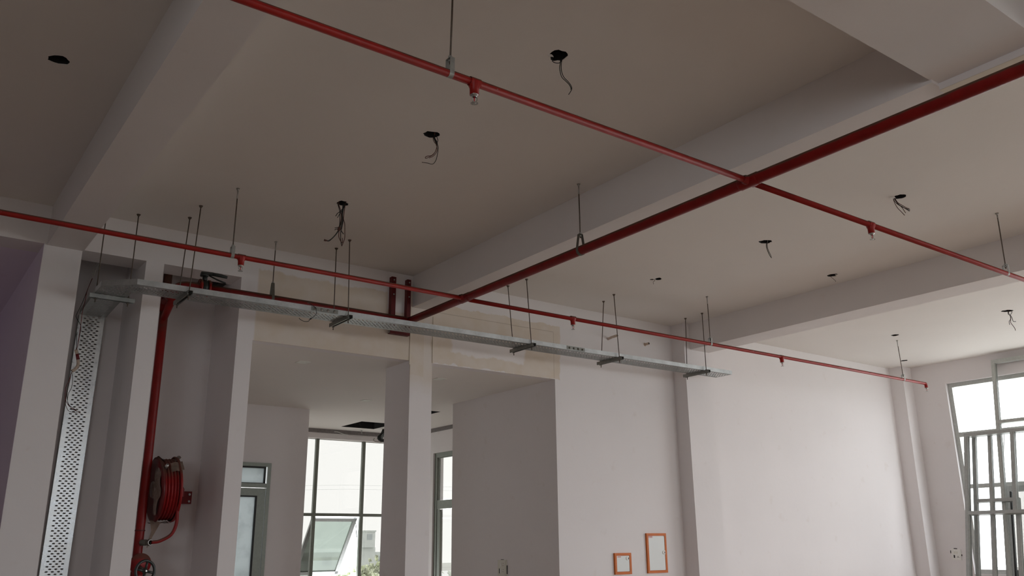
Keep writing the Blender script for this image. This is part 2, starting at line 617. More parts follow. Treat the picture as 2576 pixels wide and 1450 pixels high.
# ---- long wall with its piers, two open niches and two tall openings
for nm, lab, bxs in (
        ('wall_recess_lintel', 'lintel over the recess at the far left', [((-4, YW, 4.06), (.885, 8.12, TOP))]),
        ('wall_pier', 'first pier from the left, under the left beam', [((.885, YW, 0), (1.18, 8.7, TOP))]),
        ('wall_niche_lintel', 'lintel over the niche with the vertical tray', [((1.18, YW, 4.06), (1.705, 8.12, TOP))]),
        ('wall_pier', 'second pier from the left, between the two niches', [((1.705, YW, 0), (1.86, 8.7, TOP))]),
        ('wall_niche_lintel', 'lintel over the niche with the red riser pipe', [((1.86, YW, 4.06), (2.572, 8.12, TOP))]),
        ('wall_pier', 'third pier from the left, beside the first tall opening', [((2.572, YW, 0), (2.725, 11.58, TOP))]),
        ('wall_niche', 'back wall of the niche with the vertical tray', [((1.18, 8.57, 0), (1.705, 8.7, TOP))]),
        ('wall_niche', 'back wall of the niche with the hose reel', [((1.86, 8.57, 0), (2.572, 8.7, TOP))]),
        ('wall_head', 'cream patched wall above the first tall opening', [((2.725, YW, 3.465), (4.43, 7.95, TOP))]),
        ('wall_pier', 'middle column between the two tall openings', [((4.43, YW, 0), (4.70, 8.35, TOP))]),
        ('wall_head', 'cream patched wall above the second tall opening', [((4.70, YW, 3.465), (6.40, 7.95, TOP))]),
        ('wall_back', 'long pinkish white wall with the orange electrical panels', [((6.40, YW, 0), (14.03, 8.0, TOP))]),
        ('wall_jamb', 'shaded side wall of the second tall opening', [((6.40, 8.0, 0), (6.60, 10.07, TOP))])):
    w = MB()
    for a_, b_ in bxs:
        w.box(a_, b_)
    struct(w, nm, 'wall_patched', lab)
struct(MB().box((.883, 7.822, 0), (.8849, 11.6, 4.06)).box((-4.2, 11.6, 0), (.885, 11.75, TOP)).box((-4, 8.12, 4.06), (.885, 11.6, 4.2)).box((-4.2, 8.45, 0), (-4, 11.6, TOP)), 'wall_left_recess', 'lilac', 'shaded lilac walls of the passage at the far left')
# hairline crack and joint beads round the middle column
struct(MB().box((4.417, 7.812, 3.42), (4.432, 7.822, 4.06)).box((4.699, 7.812, 3.47), (4.709, 7.822, 3.98)),
       'trim_3', 'cream', 'rough plaster joints beside the middle column')

# ---- beams
struct(MB().box((.905, -5, 4.05), (1.19, YW, CEIL + .01)), 'trim_4', 'beam', 'left ceiling beam over the first pier')
struct(MB().box((4.44, 2.04, 4.05), (4.70, YW, CEIL + .01)).box((4.515, -5, 4.028), (4.70, 2.04, CEIL + .01)), 'trim_5', 'beam', 'middle ceiling beam beside the thick red pipe')
struct(MB().box((8.55, -5, 4.05), (8.92, 7.6, CEIL + .01)), 'trim_6', 'beam', 'right ceiling beam ending on the pilaster')
# cross beam; past it the middle beam hangs a little lower, with cream plaster underneath
cb = MB()
cb.box((1.19, 1.5, 4.068), (4.515, 2.05, CEIL + .01)).box((-4, 1.5, 4.068), (.905, 2.05, CEIL + .01))
struct(cb, 'trim_7', 'beam', 'cross beam at the upper right')
struct(MB().box((4.5155, -4.99, 4.024), (4.6995, 2.0395, 4.028)), 'trim_8', 'cream', 'strip of cream plaster under the middle beam past the cross beam')
# pilaster and corner column
struct(MB().box((8.44, 7.6, 0), (8.95, YW, CEIL + .01)), 'trim_9', 'wall', 'pilaster under the right beam')
struct(MB().box((13.75, 7.585, 0), (14.03, YW, CEIL + .01)), 'trim_10', 'wall', 'narrow column in the far corner')

# ---- end wall, left wall, wall behind the camera
e = MB()
e.box((14.03, EW[1], 0), (14.28, 8.0, TOP)).box((14.03, -5.3, 0), (14.28, EW[0], TOP))
e.box((14.03, EW[0], 0), (14.28, EW[1], EW[2])).box((14.03, EW[0], EW[3]), (14.28, EW[1], TOP))
struct(e, 'wall_right', 'wall', 'end wall with the big window')
struct(MB().box((-4.2, -5.3, 0), (-4, LW[0], TOP)).box((-4.2, LW[1], 0), (-4, 8.45, TOP)).box((-4.2, LW[0], 0), (-4, LW[1], LW[2])).box((-4.2, LW[0], LW[3]), (-4, LW[1], TOP)), 'wall_left', 'cement')
b = MB()
xs = [-4.0]
for x0, x1, z0, z1 in RW:
    b.box((xs[-1], -5.2, 0), (x0, -5, TOP)).box((x0, -5.2, 0), (x1, -5, z0)).box((x0, -5.2, z1), (x1, -5, TOP))
    xs.append(x1)
b.box((xs[-1], -5.2, 0), (14.03, -5, TOP))
struct(b, 'wall_front', 'cement')

# ---- room beyond the openings
k = MB()
k.box((2.725, 11.58, 2.68), (4.94, 11.73, 4.1)).box((2.725, 11.58, 0), (3.45, 11.73, 2.68)).box((4.427, 11.58, 0), (4.94, 11.73, 2.68))
k.box((4.79, 11.73, 0), (4.94, 13.75, 4.1))
k.box((4.94, 13.5, 3.315), (7.75, 13.75, 4.1)).box((4.94, 13.5, 0), (7.75, 13.75, .3))
k.box((7.55, 10.07, 0), (7.75, 11.2, 4.1)).box((7.55, 12.47, 0), (7.75, 13.5, 4.1)).box((7.55, 11.2, 0), (7.75, 12.47, .6)).box((7.55, 11.2, 3.05), (7.75, 12.47, 4.1))
k.box((6.60, 9.95, 0), (7.75, 10.07, 4.1))
struct(k, 'wall_back_room', 'wall', 'walls of the room seen through the tall openings')
sq = [[(6.14, 12.33), (6.74, 12.33), (6.74, 13.08), (6.14, 13.08)], [(6.04, 10.78), (6.64, 10.78), (6.64, 11.40), (6.04, 11.40)]]
c2 = MB()
V_, F_ = sheet([(2.725, 7.95), (7.55, 7.95), (7.55, 13.5), (2.725, 13.5)], sq, 3.465)
c2.add(V_, F_)
struct(c2, 'ceiling_back_room', 'ceiling', 'low ceiling of the room beyond with square openings')
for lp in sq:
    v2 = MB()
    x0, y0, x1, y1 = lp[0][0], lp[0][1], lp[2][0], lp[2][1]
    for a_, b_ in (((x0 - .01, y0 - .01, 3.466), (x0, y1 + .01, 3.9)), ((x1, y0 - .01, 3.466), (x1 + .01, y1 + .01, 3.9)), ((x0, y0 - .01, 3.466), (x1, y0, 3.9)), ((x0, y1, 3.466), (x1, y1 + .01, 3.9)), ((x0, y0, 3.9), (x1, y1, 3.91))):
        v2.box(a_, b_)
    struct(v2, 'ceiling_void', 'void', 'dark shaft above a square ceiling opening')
struct(MB().box((2.5, 7.95, 4.1), (7.8, 13.8, 4.2)), 'trim_12', 'void')
struct(MB().box((4.94, 13.488, 3.40), (7.538, 13.4999, 3.4649)).box((7.538, 10.07, 3.40), (7.5499, 13.4999, 3.4649)), 'trim_13', 'slot_grey', 'grey cornice round the back room')


# ================================================================ WINDOWS AND DOOR
def frame_parts(root, axis, fixed, lo, hi, bars_v, bars_h, w_, dep, mat, glassm='glass', wall_th=None):
    """rectangular window in a plane: axis 'x' or 'y' is the constant one. lo/hi = (s0,z0),(s1,z1)"""
    def P(s, z, d):
        return (fixed + d, s, z) if axis == 'x' else (s, fixed + d, z)
    f = MB()
    for a_, b_ in (((lo[0], lo[1]), (lo[0] + w_, hi[1])), ((hi[0] - w_, lo[1]), (hi[0], hi[1])), ((lo[0] + w_, hi[1] - w_), (hi[0] - w_, hi[1])), ((lo[0] + w_, lo[1]), (hi[0] - w_, lo[1] + w_))):
        f.box(P(a_[0], a_[1], 0), P(b_[0], b_[1], dep))
    part(f, 'window_frame', mat, root)
    for s0, s1, z0, z1 in bars_v:
        part(MB().box(P(s0, z0, .004), P(s1, z1, dep - .004)), 'mullion', mat, root)
    for s0, s1, z0, z1 in bars_h:
        part(MB().box(P(s0, z0, .006), P(s1, z1, dep - .006)), 'transom', mat, root)
    return P


# window_1: the big end-wall window
r = thing('window_1', 'tall grey aluminium window in the end wall, blown out white', 'window', (14.1, (EW[0] + EW[1]) / 2, EW[2]))
r['kind'] = 'structure'
P = frame_parts(r, 'x', 14.09, (EW[0], EW[2]), (EW[1], EW[3]), [(y - .03, y + .03, EW[2] + .06, EW[3] - .06) for y in (5.62, 4.28, 2.94, 1.6, .26)],
                [(EW[0] + .06, EW[1] - .06, 3.176, 3.25), (EW[0] + .06, EW[1] - .06, 2.365, 2.43)], .066, .06, 'alu_light')
part(MB().box((14.118, EW[0] + .06, EW[2] + .06), (14.122, EW[1] - .06, EW[3] - .06)), 'pane', 'glass_clear', r)
part(MB().bar((14.22, 6.33, 3.17), (14.22, 6.47, 2.41), .022, .012), 'window_stay', 'alu_light', r)

# window_2: glazed wall at the back of the far room, with a top-hung sash pushed open
r = thing('window_2', 'glazed wall of grey green frames at the back of the far room', 'window', (6.25, 13.65, .3))
r['kind'] = 'structure'
frame_parts(r, 'y', 13.62, (4.94, .3), (7.55, 3.40), [(x, x + .055, .34, 3.36) for x in (5.965, 6.825)], [(4.98, 7.51, 2.058, 2.105)], .045, .06, 'alu')
g = MB()
for x0, x1, z0, z1 in ((4.985, 5.965, 2.105, 3.36), (6.02, 6.825, 2.105, 3.36), (6.88, 7.505, 2.105, 3.36), (4.985, 5.965, .345, 2.058), (6.88, 7.505, .345, 2.058)):
    g.box((x0, 13.648, z0), (x1, 13.652, z1))
part(g, 'pane', 'glass', r)
hinge, foot = Vector((0, 13.69, 2.035)), Vector((0, 14.36, 1.13))
d = (foot - hinge).normalized()
nrm = Vector((0, -d.z, d.y)).normalized()


def SP(x, t_):
    return Vector((x, 0, 0)) + hinge + d * t_


L = (foot - hinge).length
X0, X1, fw = 5.99, 6.80, .06
sf = MB()
for a_, b_ in ((SP(X0 + fw / 2, 0), SP(X0 + fw / 2, L)), (SP(X1 - fw / 2, 0), SP(X1 - fw / 2, L))):
    sf.bar(a_, b_, fw, .04, nrm)
sf.bar(SP(X0, fw / 2), SP(X1, fw / 2), fw, .04, nrm).bar(SP(X0, L - fw / 2), SP(X1, L - fw / 2), fw, .04, nrm)
s_ = part(sf, 'sash', 'alu_mid', r, 'top-hung sash pushed open outwards')
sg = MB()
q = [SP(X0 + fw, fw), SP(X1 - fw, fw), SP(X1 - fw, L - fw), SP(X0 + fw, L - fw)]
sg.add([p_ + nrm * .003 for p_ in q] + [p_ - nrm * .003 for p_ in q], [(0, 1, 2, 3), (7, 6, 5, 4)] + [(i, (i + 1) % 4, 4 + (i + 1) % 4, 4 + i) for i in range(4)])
part(sg, 'pane', 'glass_sheen', s_)
part(MB().bar(SP(X1 + .012, .10), (X1 + .012, 13.69, 1.72), .012, .006, (1, 0, 0)), 'window_stay', 'black', s_)

# window_3: side window of the far room
r = thing('window_3', 'grey framed side window behind the second opening', 'window', (7.65, 11.83, .6))
r['kind'] = 'structure'
frame_parts(r, 'x', 7.58, (11.2, .6), (12.47, 3.05), [], [(11.27, 12.40, 2.15, 2.285)], .075, .07, 'alu')
f = MB()
for y0, y1, z0, z1 in ((11.28, 12.39, 2.29, 2.97), (11.28, 12.39, .68, 2.14)):
    f.box((7.61, y0, z0), (7.616, y1, z1))
part(f, 'pane', 'glass', r)
part(MB().box((7.60, 12.385, 2.29), (7.625, 12.40, 2.97)).box((7.60, 11.28, 2.965), (7.625, 12.39, 2.98)).box((7.59, 12.30, .68), (7.63, 12.315, 2.10)).box((7.59, 12.315, .68), (7.635, 12.39, 2.14)), 'sash', 'alu', r)

# windows behind the camera
for i, (x0, x1, z0, z1) in enumerate(RW):
    r = thing('window_%d' % (5 + i), 'grey aluminium window in the wall behind the camera', 'window', ((x0 + x1) / 2, -5.1, z0), 'windows behind the camera')
    r['kind'] = 'structure'
    frame_parts(r, 'y', -5.13, (x0, z0), (x1, z1), [((x0 + x1) / 2 - .03, (x0 + x1) / 2 + .03, z0 + .06, z1 - .06)], [], .06, .06, 'alu_light')

r = thing('window_4', 'grey aluminium window added unseen in the left wall to light the beams', 'window', (-4.1, (LW[0] + LW[1]) / 2, LW[2]))
r['kind'] = 'structure'
frame_parts(r, 'x', -4.13, (LW[0], LW[2]), (LW[1], LW[3]), [(-2.53, -2.47, LW[2] + .06, LW[3] - .06)], [], .06, .06, 'alu_light')

# door_1 in the far room
r = thing('door_1', 'grey framed glazed door with a top light in the far room', 'door', (3.94, 11.6, 0))
r['kind'] = 'structure'
f = MB()
f.box((3.45, 11.56, 0), (3.50, 11.64, 2.68)).box((4.379, 11.56, 0), (4.427, 11.64, 2.68)).box((3.50, 11.56, 2.632), (4.379, 11.64, 2.68))
part(f, 'door_frame', 'alu', r)
part(MB().box((3.50, 11.565, 2.352), (4.379, 11.635, 2.407)), 'transom', 'alu', r)
f = MB()
f.box((3.52, 11.575, .05), (3.62, 11.625, 2.345)).box((4.262, 11.575, .05), (4.372, 11.625, 2.345)).box((3.62, 11.575, 2.245), (4.262, 11.625, 2.345)).box((3.62, 11.575, .05), (4.262, 11.625, .2))
lf = part(f, 'door_leaf', 'alu', r)
part(MB().box((4.243, 11.57, .2), (4.262, 11.63, 2.245)).box((3.62, 11.57, 2.228), (4.243, 11.63, 2.245)), 'gasket', 'gasket', lf)
part(MB().box((3.62, 11.598, .2), (4.243, 11.602, 2.228)), 'pane', 'glass_pale', lf)
f = MB()
f.box((4.341, 11.57, 2.407), (4.36, 11.63, 2.632)).box((3.5, 11.57, 2.61), (4.341, 11.63, 2.632)).box((3.5, 11.57, 2.407), (4.341, 11.63, 2.415))
part(f, 'gasket', 'gasket', r)
part(MB().box((3.5, 11.598, 2.415), (4.341, 11.602, 2.61)), 'pane', 'glass_pale', r)

# ================================================================ RED PIPES
RB, RA, RM = .0205, .0205, .038
ZB, ZA, ZM = 3.822, 3.829, 3.829
YB, YA, XM = 6.54, 3.205, 4.282


def sprinkler(root, x, y, zc, r_pipe, elbow=False):
    f = MB()
    if elbow:
        f.tube(curve_pts([(x - .03, y, zc), (x - .008, y, zc - .004), (x + .004, y, zc - .03), (x + .004, y, zc - .06)]), .0225, 14)
        x += .004
    else:
        f.lathe([(-.03, r_pipe + .004), (.03, r_pipe + .004)], (x, y, zc), (1, 0, 0), 16)
        f.lathe([(0, .033), (.018, .031), (.032, .025), (.07, .0235), (.07, .019)], (x, y, zc), (0, 0, -1), 16)
    s = part(f, 'sprinkler_tee', 'red_bright', root)
    z = zc - .062
    h = MB()
    h.lathe([(0, .0), (0, .020), (.008, .0215), (.012, .019), (.016, .012), (.020, .010)], (x, y, z), (0, 0, -1), 14)
    for sg_ in (-1, 1):
        h.tube([(x + sg_ * .010, y, z - .014), (x + sg_ * .0155, y, z - .022), (x + sg_ * .0155, y, z - .034), (x + sg_ * .006, y, z - .047), (x, y, z - .051)], .0024, 6)
    head = part(h, 'sprinkler_head', 'steel', root)
    dm = MB()
    n = 12
    for k_ in range(n):
        a = 2 * math.pi * k_ / n
        dm.bar((x + math.cos(a) * .004, y + math.sin(a) * .004, z - .053), (x + math.cos(a) * .0195, y + math.sin(a) * .0195, z - .0545), .0052, .0016)
    dm.lathe([(0, 0), (0, .009), (.002, .009), (.002, 0)], (x, y, z - .0525), (0, 0, -1), 12)
    part(dm, 'deflector', 'steel', head)
    part(MB().tube([(x, y, z - .018), (x, y, z - .046)], .0028, 8), 'bulb', 'bulb', head)


def scallop(mb, a, b, r, n=18):
    return mb.tube([a, b], r, n)


# thick main pipe with its header, riser and landing valve are separate runs joined by welds
t = thing('main_pipe', 'thick red pipe running from the upper right down beside the middle beam', 'pipe', (XM, 3.0, ZM))
p = MB().tube([(XM, -4.9, ZM), (XM, -1, ZM), (XM, 3.205, ZM), (XM, 6.54, ZM), (XM, 7.60, ZM)], RM, 28)
part(p, 'pipe', 'red', t)
for y, rr in ((YA, RA), (YB, RB)):
    c = MB()
    c.lathe([(-.075, RM + .0015), (-.07, RM + .004), (-.055, RM + .003), (.055, RM + .003), (.07, RM + .004), (.075, RM + .0015)], (XM, y, ZM), (0, 1, 0), 24)
    for s_ in (-1, 1):
        c.lathe([(.02, rr + .012), (RM + .008, rr + .010), (RM + .018, rr + .004), (RM + .03, rr + .002)], (XM, y, ZM), (s_, 0, 0), 16)
    part(c, 'welded_cross', 'red', t)

t = thing('branch_pipe', 'near thin red sprinkler pipe crossing the top of the picture', 'sprinkler pipe', (XM, YA, ZA), 'thin sprinkler pipes')
part(MB().tube([(-3.9, YA, ZA), (0, YA, ZA), (XM - RM - .01, YA, ZA)], RA, 18), 'pipe', 'red_bright', t)
part(MB().tube([(XM + RM + .01, YA, ZA - .004), (8, YA, ZA - .001), (13.4, YA, ZA)], RA, 18), 'pipe', 'red_bright', t)
for x in (2.145, 5.66):
    sprinkler(t, x, YA, ZA, RA)

t = thing('branch_pipe', 'far thin red sprinkler pipe running along the long wall above the tray', 'sprinkler pipe', (XM, YB, ZB), 'thin sprinkler pipes')
part(MB().tube([(-3.9, YB, ZB + .004), (0.4, YB, ZB + .004), (2.2, YB, ZB), (XM - RM - .01, YB, ZB)], RB, 18), 'pipe', 'red_bright', t)
part(MB().tube([(XM + RM + .01, YB, ZB - .006), (7, YB, ZB - .002), (10, YB, ZB + .003), (12.455, YB, ZB)], RB, 18), 'pipe', 'red_bright', t)
for x in (2.135, 5.61, 9.05):
    sprinkler(t, x, YB, ZB, RB)
sprinkler(t, 12.47, YB, ZB, RB, True)

# header behind the tray, with the lever valve
YH = 7.60
t = thing('header_pipe', 'thick red header pipe behind the cable tray, with a black lever valve', 'pipe', (3.0, YH, ZM))
f = MB()
f.tube(curve_pts([(1.965, 7.97, ZM - .03), (1.965, 7.80, ZM - .012), (1.972, 7.68, ZM), (2.0, 7.625, ZM), (2.06, YH, ZM), (2.125, YH, ZM)], 5), RM, 22)
f.tube([(2.21, YH, ZM), (3.2, YH, ZM), (XM + .01, YH, ZM)], RM, 22)
part(f, 'pipe', 'red', t)
for x0 in (2.122, 2.195):
    fl_ = part(MB().lathe([(0, .0), (0, .078), (.018, .078), (.018, .0)], (x0, YH, ZM), (1, 0, 0), 26), 'flange', 'red_bright', t)
    for k_ in range(4):
        a = math.pi / 4 + k_ * math.pi / 2
        part(MB().lathe([(-.012, 0), (-.012, .010), (.03, .010), (.03, 0)], (x0, YH + .062 * math.cos(a), ZM + .062 * math.sin(a)), (1, 0, 0), 6, False), 'bolt', 'red_dark', fl_)
vb = MB()
vb.lathe([(0, .0), (0, .072), (.055, .072), (.055, 0)], (2.140, YH, ZM), (1, 0, 0), 26)
vb.tube([(2.168, YH, ZM + .06), (2.168, YH, ZM + .115)], [.024, .020], 12)
v_ = part(vb, 'lever_valve', 'black', t)
lv = MB()
lv.lathe([(0, 0), (0, .036), (.022, .036), (.022, 0)], (2.160, YH, ZM + .108), (0, 0, 1), 14)
lv.bar((2.13, YH, ZM + .135), (2.225, YH - .01, ZM + .138), .04, .022)
lv.tube([(2.20, YH - .01, ZM + .138), (2.30, YH - .03, ZM + .13), (2.355, YH - .04, ZM + .122)], [.015, .016, .013], 10)
lv.tube([(2.20, YH - .01, ZM + .120), (2.27, YH - .025, ZM + .09), (2.345, YH - .04, ZM + .065)], [.006, .008, .008], 8)
part(lv, 'lever', 'black', v_)

# riser in the second niche
XR, YR = 1.988, 8.17
t = thing('riser_pipe', 'thick red riser pipe standing in the second niche', 'pipe', (XR, YR, 0))
part(MB().tube([(XR, YR, 0), (XR, YR, 1.2), (XR, YR, 3.0), (XR, YR, 4.7)], RM, 24), 'pipe', 'red', t)
c = MB()
c.lathe([(0, RM + .006), (.15, RM + .004), (.21, RM + .001)], (XR, YR - .02, ZM - .03), (0, -1, 0), 22)
c.lathe([(-.09, RM + .003), (.09, RM + .003)], (XR, YR, ZM - .03), (0, 0, 1), 22)
c.tube([(XR, YR - .005, ZM - .20), (XR + .001, YR - .16, ZM - .10), (XR + .004, YR - .36, ZM - .012)], [.030, .034, .037], 18)
part(c, 'welded_tee', 'red', t)
part(MB().lathe([(0, RM + .002), (.006, RM + .006), (.012, RM + .002)], (XR, YR, 1.73), (0, 0, 1), 22), 'weld_seam', 'red_dark', t)
# hose stub
st = part(MB().lathe([(.03, .026), (.09, .026), (.09, .020), (.13, .020), (.13, .028), (.15, .028)], (XR + .005, YR - .01, 1.635), (.35, -.94, 0), 16), 'hose_stub', 'clamp_dark', t)
part(MB().torus((XR + .058, YR - .15, 1.635), (.35, -.94, 0), .022, .005, 16, 6), 'hose_clip', 'steel', st)

# landing valve at the foot of the picture
t = thing('landing_valve', 'red landing valve with black spoked handwheel at the bottom of the riser', 'valve', (XR + .01, 7.95, 1.42), )
f = MB()
f.lathe([(.03, .05), (.06, .058), (.075, .088), (.10, .088), (.10, .0)], (XR, YR, 1.46), (.12, -1, 0), 26)
f.lathe([(-.16, .034), (-.05, .046), (.03, .046), (.06, .040)], (XR + .005, YR - .05, 1.45), (0, 0, 1), 20)
part(f, 'valve_body', 'red_hose', t)
hw = Vector((1.998, 7.90, 1.405))
ax = Vector((.28, -.95, .08)).normalized()
part(MB().tube([Vector((1.99, YR - .1, 1.44)), hw + ax * .01], .013, 10), 'spindle', 'clamp_dark', t)
f = MB().torus(hw, ax, .084, .012, 32, 10)
f.lathe([(-.012, .0), (-.012, .022), (.010, .020), (.010, 0)], hw, ax, 14)
u = ax.orthogonal().normalized()
w_ = ax.cross(u)
for k_ in range(4):
    a = .6 + k_ * math.pi / 2
    f.tube([hw + (u * math.cos(a) + w_ * math.sin(a)) * .012, hw + (u * math.cos(a) + w_ * math.sin(a)) * .082], [.012, .009], 8)
wheel = part(f, 'handwheel', 'black', t)
part(MB().lathe([(0, 0), (0, .008), (.012, .008), (.012, 0)], hw + ax * .008, ax, 6, False), 'nut', 'steel', wheel)

# hose reel in the same niche
cr = Vector((2.165, 8.215, 2.092))
t = thing('hose_reel', 'red fire hose reel wrapped in torn brown plastic, on the niche wall', 'hose reel', tuple(cr))
A = Vector((1, 0, .05)).normalized()
HS = .60
f = MB()
f.lathe([(h * HS, q_) for h, q_ in ((-.135, .055), (-.14, .20), (-.150, .262), (-.140, .285), (-.118, .290), (-.105, .278))], cr, A, 44)
part(f, 'flange', 'red_dark', t)
f = MB()
f.lathe([(h * HS, q_) for h, q_ in ((.105, .278), (.118, .290), (.140, .287), (.15, .265), (.14, .20), (.135, .05))], cr, A, 44)
part(f, 'flange', 'red_hose', t)
prof = []
for i in range(5):
    c0 = -.055 + i * .0275
    prof += [(c0 - .0125, .250), (c0 - .007, .264), (c0, .270), (c0 + .007, .264), (c0 + .0125, .250)]
part(MB().lathe(prof, cr, A, 44), 'hose', 'red_hose', t)
f = MB().lathe([(-.105, 0), (-.105, .07), (-.095, .075), (-.08, .075)], cr, A, 24)
part(f, 'hub', 'film', t)
# brown wrap: a loose band over the top of the drum, another down the left face, a hanging tail
wr = MB()
vv, ff = [], []
nu, nv = 18, 9
rw = random.Random(3)


def wrap_band(a0, a1, h0, h1, rad, amp):
    vv, ff = [], []
    for i in range(nu + 1):
        a = a0 + (a1 - a0) * i / nu
        for j in range(nv + 1):
            s = j / nv
            h = (h0 + (h1 - h0) * s) * HS
            rr = rad(s) + amp * (mnoise(Vector((a * 3, s * 4, amp * 99))))
            y = -math.cos(a)
            z = math.sin(a)
            vv.append(cr + A * h + Vector((-.1 * y * 0, y, z)) * rr)
    for i in range(nu):
        for j in range(nv):
            q0 = i * (nv + 1) + j
            ff.append((q0, q0 + nv + 1, q0 + nv + 2, q0 + 1))
    return vv, ff


for a0, a1, h0, h1, fr, amp in ((1.15, 2.4, -.15, .15, lambda s: .293 - .045 * math.sin(math.pi * s), .014), (.55, .95, -.02, .15, lambda s: .272 + .02 * s, .012),
                                (-1.9, -1.35, -.15, .13, lambda s: .296, .012)):
    wr.add(*wrap_band(a0, a1, h0, h1, fr, amp), True)
vv, ff = [], []
for i in range(13):
    a = -1.1 + 2.5 * i / 12
    for j in range(5):
        rr = .07 + (.285 - .07) * j / 4 * (.85 + .15 * math.sin(i * 1.7))
        hx = -.096 - .008 * mnoise(Vector((i * .5, j * .6, 2)))
        vv.append(cr + A * hx + Vector((0, -math.cos(a) * rr, math.sin(a) * rr)))
for i in range(12):
    for j in range(4):
        ff.append((i * 5 + j, i * 5 + j + 1, i * 5 + j + 6, i * 5 + j + 5))
wr.add(vv, ff, True)
tail = [(-.14, -.05, -.27), (-.02, -.06, -.285), (-.13, -.10, -.36), (-.16, -.12, -.44), (-.175, -.13, -.50), (-.16, -.13, -.50), (-.12, -.11, -.42), (-.05, -.07, -.33)]
vv = [cr + Vector(q_) for q_ in tail]
vv = [Vector((cr.x + (p_.x - cr.x) * .75, p_.y, p_.z)) for p_ in vv]
wr.add(vv, [(0, 1, 7, 2), (2, 7, 6, 3), (3, 6, 5, 4)], True)
part(wr, 'plastic_wrap', 'film', t, 'torn brown plastic film')
part(MB().lathe([(.0, 0), (.0, .016), (.06, .014), (.06, 0)], cr + A * -.06 + Vector((0, -.19, .17)), (.1, -1, .6), 10), 'nozzle', 'steel', t)
f = MB().box((2.31, 8.15, 2.03), (2.325, 8.56, 2.10)).box((2.31, 8.545, 1.985), (2.512, 8.5695, 2.10))
f.tube([(2.17, 8.215, 2.095), (2.33, 8.22, 2.09)], .03, 14)
bk = part(f, 'bracket', 'red_hose', t)
for bz in (2.072, 2.008):
    part(MB().lathe([(0, 0), (0, .011), (.012, .011), (.012, 0)], (2.488, 8.546, bz), (0, -1, 0), 6, False), 'bolt', 'steel', bk)
f = MB().tube(curve_pts([(2.235, 8.06, 1.99)] + [(2.233, 8.02, 1.982), (2.246, 8.02, 1.887), (2.246, 8.02, 1.786), (2.211, 8.02, 1.699), (2.123, 8.02, 1.647), (2.055, 8.02, 1.636)], 5), .0145, 12)
part(f, 'feed_hose', 'red_hose', t)

# red channel bracket on the wall by the pipe junction
t = thing('pipe_bracket', 'dark red U-shaped steel channel bracket on the wall at the pipe junction', 'bracket', (4.27, 7.78, 3.72))


def channel(mb, x0, x1, z0, z1, y0=7.765, y1=7.819, th=.006, vertical=True):
    mb.box((x0, y0, z0), (x1, y0 + th, z1))
    if vertical:
        mb.box((x0, y0 + th, z0), (x0 + th, y1, z1)).box((x1 - th, y0 + th, z0), (x1, y1, z1))
    else:
        mb.box((x0, y0 + th, z0), (x1, y1, z0 + th)).box((x0, y0 + th, z1 - th), (x1, y1, z1))
    return mb


for x0, x1, z1 in ((4.153, 4.205, 4.335), (4.342, 4.386, 4.335)):
    ch = part(channel(MB(), x0, x1, 3.775, z1), 'upright', 'red_dark', t)
    for bz in (4.30, 4.14):
        part(MB().lathe([(0, 0), (0, .009), (.008, .009), (.008, 0)], ((x0 + x1) / 2, 7.765, bz), (0, -1, 0), 6, False), 'bolt', 'clamp', ch)
part(channel(MB(), 4.153, 4.386, 3.715, 3.772, vertical=False), 'bottom_channel', 'red_dark', t)

# ================================================================ PIPE HANGERS
def hanger(x, y, zc, r_, axis, hgt, wtop, label, dark=False, lean=(0, 0), wband=.026):
    t = thing('pipe_hanger', label, 'pipe hanger', (x, y, zc), 'pipe hangers')
    X = Vector((0, 1, 0)) if axis == 'x' else Vector((1, 0, 0))
    D_ = Vector((1, 0, 0)) if axis == 'x' else Vector((0, 1, 0))
    c_ = Vector((x, y, zc))
    path = []
    pin = c_ + Vector((0, 0, hgt))
    path.append(pin - X * wtop)
    if wtop > .03 or True:
        path.append(pin - X * wtop * 1.02 - Vector((0, 0, .004)))
    for k_ in range(13):
        a = math.pi + math.pi * k_ / 12
        path.append(c_ + X * math.cos(a) * (r_ + .001) + Vector((0, 0, 1)) * math.sin(a) * (r_ + .001))
    path.append(pin + X * wtop * 1.02 - Vector((0, 0, .004)))
    path.append(pin + X * wtop)
    path.append(pin - X * wtop)
    mt_ = 'clamp_dark' if dark else 'clamp'
    part(MB().strip(path, wband, D_, -.003), 'clevis_strap', mt_, t)
    topp = Vector((x + lean[0], y + lean[1], CEIL - .02))
    part(MB().tube([pin + Vector((0, 0, -.03)), topp], .0052, 8), 'threaded_rod', 'rod', t)
    part(MB().lathe([(-.006, 0), (-.006, .011), (.008, .011), (.008, 0)], pin + Vector((0, 0, .006)), (0, 0, 1), 6, False).lathe([(-.006, 0), (-.006, .010), (.004, .010), (.004, 0)], pin - Vector((0, 0, .012)), (0, 0, 1), 6, False), 'nut', 'clamp', t)
    part(MB().tube([topp, topp + Vector((0, 0, .02))], [.006, .015], 10).tube([topp + Vector((0, 0, -.07)), topp], .0062, 8), 'anchor', 'steel', t)
    return t


